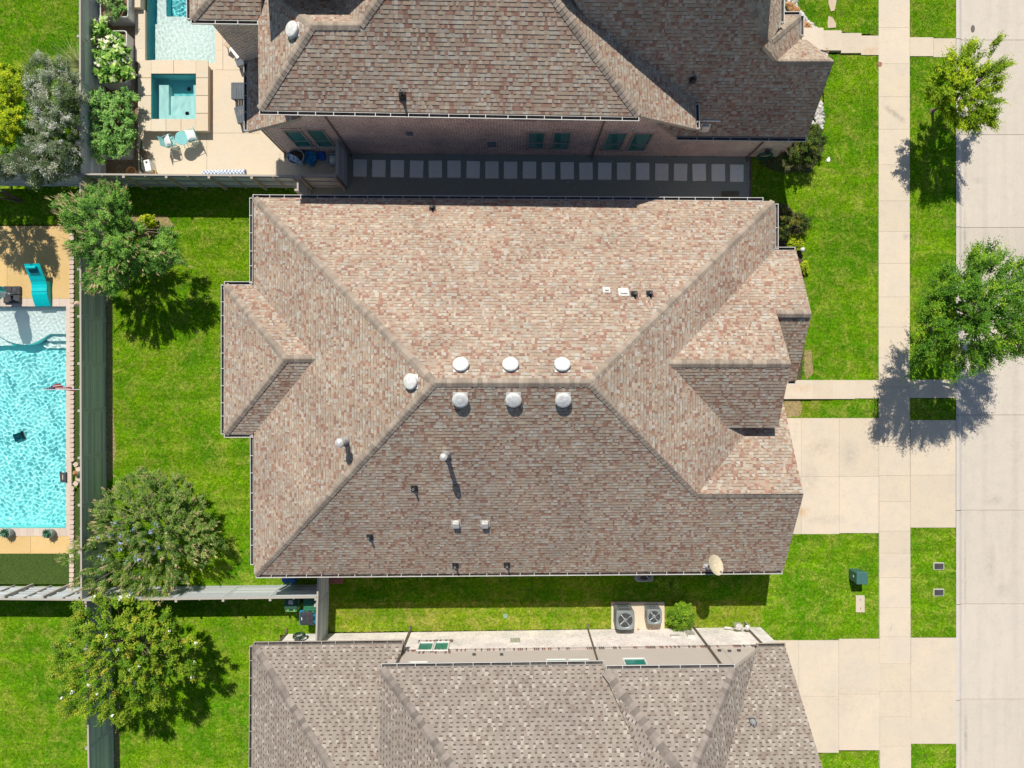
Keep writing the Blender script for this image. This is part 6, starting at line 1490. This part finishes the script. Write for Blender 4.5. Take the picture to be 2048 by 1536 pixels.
# pool robot, skimmer lid
def robot():
    p = P(45, 872, -.85); t = thing('pool_robot', 'dark square cleaning robot under water in the turquoise pool', 'pool robot', p); T = Matrix.Translation(p) @ rot(.35); mb = MB(); mb.rbox(T, .17, .16, .10, .05); mb.build('body', M['teal'], t)
    for s in (-1, 1): mb = MB(); mb.rbox(T @ Matrix.Translation((s * .19, 0, -.02)), .035, .19, .09, .03); mb.build('track', M['black'], t)
    mb = MB(); mb.rbox(T @ Matrix.Translation((0, .02, .11)), .05, .05, .02, .02); mb.build('knob', M['bluegrey'], t)
robot()
def tray():
    p = P(127.5, 953, .05); t = thing('pool_step_seat', 'black curved plastic perch with a pale slot at the edge of the turquoise pool', 'pool accessory', p); mb = MB(); z = .05
    q = [(X(120), Y(943), z), (X(124), Y(946), z), (X(131), Y(946), z), (X(134.5), Y(944), z), (X(134), Y(965), z), (X(122), Y(964.5), z)][::-1]; mb.prism(q, .12); o = mb.build('body', M['dark'], t)
    mb = MB(); mb.box((X(127), Y(954), .055), (.04, .22, .006)); mb.build('slot', M['flag'], t); mb = MB(); mb.box((X(134.5), Y(954.5), .06), (.05, .46, .03)); mb.build('edge_bar', M['black'], t)
tray()
def pot_plant(px, py, label, r=.2, mat=None):
    p = P(px, py, .3); t = thing('potted_plant', label, 'potted plant', (p.x, p.y, .03), 'potted plants at the pool end'); mb = MB(); mb.lathe((p.x, p.y, .03), [(r * .75, 0), (r * 1.05, .2), (r, .33), (r * .88, .33), (r * .85, .26)], 20); smooth_by_angle(mb.build('pot', M['potgrey'], t), 50)
    mb = MB()
    for k in range(34):
        a = k * 2.4; e = .25 + .9 * (k / 34); L = .30 * random.uniform(.7, 1.1); d = Vector((math.cos(a) * math.cos(e), math.sin(a) * math.cos(e), math.sin(e))); s_ = Vector((-math.sin(a), math.cos(a), 0)); o = Vector((p.x - .03, p.y + .02, .32)); mb.poly([o, o + d * L * .5 + s_ * .035, o + d * L, o + d * L * .5 - s_ * .035], 0, random.random())
    mb.build('leaves', M['succ'], t)
M['potgrey'] = simple('grey_pot', C(.40, .40, .37), .7, .15); M['succ'] = lm('succulent', C(.03, .14, .09), C(.07, .22, .14), C(.16, .33, .22))
pot_plant(97, 1067, 'round pot with spiky blue-green leaves nearer the scalloped edging'); pot_plant(13, 1066, 'round pot with trailing blue-green leaves at the left picture edge')
# troughs
M['galv'] = simple('galvanised_steel', C(.50, .52, .52), .4, .12, 8, metal=.3)
def trough(label, x0, x1, y0, y1, h=.80):
    a, b = P(x0, y1, h), P(x1, y0, h); cx_, cy_ = (a.x + b.x) / 2, (a.y + b.y) / 2; w, d = (b.x - a.x) / 2, (b.y - a.y) / 2; t = thing('planter_trough', label, 'planter', (cx_, cy_, 0), 'galvanised planter troughs'); mb = MB(); r = .10
    def ring(o, z): return [(cx_ + sx_ * (w - r + o) + (r) * math.cos(R(a0 + q * 22.5)), cy_ + sy_ * (d - r + o) + r * math.sin(R(a0 + q * 22.5)), z) for sx_, sy_, a0 in ((1, 1, 0), (-1, 1, 90), (-1, -1, 180), (1, -1, 270)) for q in range(5)]
    zs = []; z = 0.
    while z < h: zs += [(0, z), (-.012, z + .045)]; z += .09
    ids = [mb.vs(ring(o, min(z_, h))) for o, z_ in zs]; n = 20
    for p, q in zip(ids, ids[1:]):
        for k in range(n): mb.face((p + k, p + (k + 1) % n, q + (k + 1) % n, q + k))
    i0 = mb.vs(ring(-.03, h)); i1 = mb.vs(ring(-.03, h - .2))
    for k in range(n): mb.face((ids[-1] + k, ids[-1] + (k + 1) % n, i0 + (k + 1) % n, i0 + k)); mb.face((i0 + k, i0 + (k + 1) % n, i1 + (k + 1) % n, i1 + k))
    smooth_by_angle(mb.build('trough', M['galv'], t), 50)
    mb = MB(); mb.tube([Vector(v) for v in ring(0, h)] + [Vector(ring(0, h)[0])], .022, 6, cap=False); mb.build('rim', M['white'], t)
    mb = MB(); mb.poly(ring(-.03, h - .10)); mb.build('soil', M['soil'], t)
trough('galvanised trough of big-leaved vegetables, the middle one', 197, 253, 62, 165); trough('galvanised trough hidden under dense bushes beside the raised spa', 188, 252, 203, 310, .7); trough('galvanised trough with sparse plants cut by the top edge', 201, 256, -60, 34)
# terracotta pots, white box, rolled mat behind the fence
for x, y, r, lb in ((304, 346, .19, 'ochre round pot behind the patio fence beside the white box'), (262, 343, .22, 'rusty brown round pot behind the fence in the planting bed')):
    p = P(x, y, .4); mb = MB(); mb.lathe((p.x, p.y, .02), [(r * .7, 0), (r, .36), (r, .4), (r * .86, .4), (r * .8, .25)], 22, capt=True); tag(mb.build('plant_pot', M['boulder'] if x < 300 else M['deck'], loc=(p.x, p.y, .02)), lb, 'pot', 'pots behind the patio fence')
def whitebox():
    h = .55; p = P(295, 331, h); t = thing('white_cooler', 'white upright box with a dark round lid by the patio fence', 'box', (p.x, p.y, .03)); T = Matrix.Translation((p.x, p.y, .03)) @ rot(.22); mb = MB(); mb.rbox(T @ Matrix.Translation((0, 0, h / 2)), .13, .25, h / 2, .03); mb.build('body', M['white'], t); mb = MB(); mb.lathe(T @ Vector((0, .14, h)), [(.05, 0), (.05, .015)], 16); mb.build('lid', M['dark'], t)
whitebox()
def checked():
    p = P(450, 346, .9); t = thing('rolled_mat', 'blue and white checked roll lying along the top of the patio fence', 'mat', (p.x, p.y, .0)); n = NT('checked_cloth'); ch = n.new('ShaderNodeTexChecker'); ch.inputs['Scale'].default_value = 13; ch.inputs[1].default_value = C(.75, .78, .8); ch.inputs[2].default_value = C(.16, .22, .36); n.link(n.pos(), ch.inputs[0]); m = n.bsdf(ch.outputs[0], .9)
    mb = MB(); mb.tube([(p.x - .95, p.y, .85), (p.x + .9, p.y + .01, .9)], [.13, .15], 14); smooth_by_angle(mb.build('roll', m, t), 60)
    mb = MB()
    for s in (-.6, .6): mb.box((p.x + s, p.y, .37), (.06, .06, .74))
    mb.build('stand', M['fence_post'], t)
checked()
mb = MB(); mb.tube([P(283, 282, .06), P(280, 310, .06), P(281, 338, .06), P(286, 345, .08)], .03, 6); tag(mb.build('green_edging', M['bin_green2'], loc=P(281, 310)), 'dark green low edging along the planting bed by the patio', 'edging')
# slatted dark loungers under the house eave
M['slate'] = simple('slate_wicker', C(.085, .105, .125), .6, .15, 20)
def wicker(px, py, rz, label):
    h = .38; p = P(px, py, h); t = thing('wicker_lounger', label, 'lounger', (p.x, p.y, .03), 'slate wicker loungers'); T = Matrix.Translation((p.x, p.y, .03)) @ rot(rz); mb = MB(); n = 15
    for k in range(n):
        x = -.12 + k * .115; z = h - .02 if x > .0 else h - .05
        z = h + (max(0, x - 1.0)) * .7; mb.box(T @ Vector((x, 0, z)), (.10, .66, .03), mat=rot(rz) @ Matrix.Rotation(-.5 if x > 1. else 0, 4, 'Y'))
    mb.build('slats', M['slate'], t); mb = MB()
    for s in (-.34, .34): mb.box(T @ Vector((.65, s, h - .05)), (1.6, .05, .12), mat=rot(rz))
    mb.box(T @ Vector((-.16, 0, h - .06)), (.04, .7, .14), mat=rot(rz)); mb.build('frame', M['slate'], t)
    for x in (-.12, 1.3):
        for s in (-.31, .31): mb = MB(); mb.box(T @ Vector((x, s, .16)), (.05, .05, .32), mat=rot(rz)); mb.build('leg', M['slate'], t)
wicker(471, 182, .0, 'dark slatted lounger poking straight out from under the eave'); wicker(480, 230, .24, 'dark slatted lounger turned at an angle under the eave')
# small furniture at the shallow shelf
def side_table(px, py, h, w, d, rz, mat, label, name='side_table'):
    p = P(px, py, h); t = thing(name, label, 'table', (p.x, p.y, .03), 'small tables by the tanning shelf'); T = Matrix.Translation((p.x, p.y, .03)) @ rot(rz); mb = MB(); mb.rbox(T @ Matrix.Translation((0, 0, h - .02)), w / 2, d / 2, .02, .02); mb.build('table_top', mat, t)
    for a in (-1, 1):
        for b in (-1, 1): mb = MB(); mb.box(T @ Vector((a * (w / 2 - .04), b * (d / 2 - .04), (h - .04) / 2)), (.035, .035, h - .04), mat=rot(rz)); mb.build('leg', mat, t)
side_table(474, 102, .45, .42, .6, .65, M['white'], 'white low table half under the corner beside the tanning shelf'); side_table(480, 124, .4, .36, .36, .35, M['slate'], 'small dark square table beside the white low table'); side_table(456, 88, .4, .30, .30, -.6, M['flag'], 'small tan square table nearest the tanning shelf')
# blue bags and tubs behind the gate
def tub(px, py, rx, ry, h, label, mat, fill, square=False):
    p = P(px, py, h); t = thing('storage_tub', label, 'tub', (p.x, p.y, .03), 'tubs by the gate'); mb = MB()
    pr = [(.8, 0), (1, h - .02), (1.06, h), (.95, h), (.9, h - .12)]
    if square:
        for (s0_, z0_), (s1_, z1_) in zip(pr, pr[1:]):
            q0 = [(p.x + a * rx * s0_, p.y + b * ry * s0_, .03 + z0_) for a, b in ((1, 1), (-1, 1), (-1, -1), (1, -1))]; q1 = [(p.x + a * rx * s1_, p.y + b * ry * s1_, .03 + z1_) for a, b in ((1, 1), (-1, 1), (-1, -1), (1, -1))]
            for k in range(4): mb.poly([q0[k], q0[(k + 1) % 4], q1[(k + 1) % 4], q1[k]])
    else: mb.lathe((p.x, p.y, .03), pr, 22, sx=rx, sy=ry, capt=False)
    mb.build('tub', mat, t); mb = MB()
    if square: mb.box((p.x, p.y, h - .12), (rx * 1.7, ry * 1.7, .02)); mb.lathe((p.x + .05, p.y - .02, h - .1), [(.12, 0), (.13, .08), (.05, .12)], 9, sx=1, sy=1.4)
    else: mb.lathe((p.x, p.y, h - .1), [(.88, 0), (.6, .03), (.01, .04)], 18, sx=rx, sy=ry)
    mb.build('contents', fill, t)
tub(591, 313, .37, .33, .55, 'large round pale tub of dark soil under a light blue bag', M['galv'], M['mulch']); tub(663, 318, .19, .24, .45, 'grey rectangular tub with a pale lump in it beside the gate', M['galv'], M['stone'], True)
def crumple(name, label, pts, z0, amp, mat, cat, group=None, n=24):
    c = Vector((0, 0, 0)); 
    for x, y in pts: c += P(x, y, z0)
    c /= len(pts); mb = MB(); q = [P(x, y, z0) for x, y in pts]; xs = [p.x for p in q]; ys_ = [p.y for p in q]; pl2 = [(p.x, p.y) for p in q]; idx = {}; rs = random.Random(len(label))
    ph = [(rs.uniform(8, 26), rs.uniform(0, 6.28), rs.uniform(0, 6.28)) for _ in range(6)]
    for i in range(n + 1):
        for j in range(n + 1):
            x = min(xs) + (max(xs) - min(xs)) * i / n; y = min(ys_) + (max(ys_) - min(ys_)) * j / n
            d_ = edge_dist(np.array([x]), np.array([y]), pl2)[0]; ins = inpoly(np.array([x]), np.array([y]), pl2)[0]
            if not ins and d_ > (max(xs) - min(xs)) / n: continue
            z = z0 + sum(amp / 3 * abs(math.sin(f * (x * math.cos(a) + y * math.sin(a)) + b)) for f, a, b in ph) - (0 if ins else z0 * .8)
            idx[(i, j)] = mb.vs([(x, y, max(z, .05))])
    for i in range(n):
        for j in range(n):
            k = [(i, j), (i + 1, j), (i + 1, j + 1), (i, j + 1)]
            if all(v in idx for v in k): mb.face([idx[v] for v in k])
    return tag(mb.build(name, mat, loc=c), label, cat, group)
M['tarp'] = simple('blue_tarp', C(.02, .26, .52), .45, .2, 6); M['ltblue'] = simple('light_blue_plastic', C(.42, .60, .78), .35, .1)
crumple('blue_tarp', 'crumpled bright blue tarp bag beside the round tub', [(612, 304), (625, 302), (633, 310), (636, 318), (628, 328), (622, 335), (617, 330), (609, 322)], .28, .10, M['tarp'], 'tarp')
crumple('plastic_bag', 'light blue plastic bag lying over the round soil tub', [(577, 308), (586, 310), (596, 314), (601, 322), (605, 326), (596, 327), (586, 324), (579, 320)], .50, .07, M['ltblue'], 'bag')
crumple('blue_bag', 'small cobalt blue bag between the tarp and the grey tub', [(634, 305), (647, 304), (651, 316), (650, 320), (638, 319)], .2, .06, simple('cobalt_bag', C(.02, .14, .62), .4, .15), 'bag')
# ================================================================== LIGHT AND CAMERA
SUNV = Vector((-.148, .714, 1.0)).normalized()      # towards the sun
world = bpy.data.worlds.new('World'); scene.world = world; world.use_nodes = True
wn_ = world.node_tree.nodes; bg = wn_['Background']; sky = wn_.new('ShaderNodeTexSky'); sky.sky_type = 'NISHITA'; sky.sun_disc = False
sky.sun_elevation = math.asin(SUNV.z); sky.sun_rotation = math.atan2(SUNV.x, SUNV.y); sky.altitude = 200; sky.air_density = 1.0; sky.dust_density = .6; sky.ozone_density = 1.2
world.node_tree.links.new(sky.outputs[0], bg.inputs[0]); bg.inputs[1].default_value = .086
sl = bpy.data.lights.new('sun', 'SUN'); sl.energy = 4.75; sl.angle = R(.53); sl.color = (1, .93, .82); so_ = bpy.data.objects.new('sun', sl); COL.objects.link(so_)
so_.rotation_euler = SUNV.to_track_quat('Z', 'Y').to_euler(); so_.location = SUNV * 60
try:
    sl.cycles.is_caustics_light = True
    for o in CAUST: o.cycles.is_caustics_caster = True
    for o in RECV: o.cycles.is_caustics_receiver = True
except Exception as e: print('caustics', e)
cam = bpy.data.cameras.new('camera'); co = bpy.data.objects.new('camera', cam); COL.objects.link(co); co.location = (0, 0, H); co.rotation_euler = (0, 0, 0)
cam.sensor_width = 36; cam.lens = 25; cam.clip_end = 600; scene.camera = co
scene.view_settings.view_transform = 'Standard'; scene.view_settings.look = 'None'; scene.view_settings.exposure = 0.08; scene.view_settings.gamma = 1
scene.render.resolution_x = 1024; scene.render.resolution_y = 768
scene.cycles.max_bounces = 6; scene.cycles.diffuse_bounces = 4; scene.cycles.transparent_max_bounces = 8; scene.cycles.transmission_bounces = 4
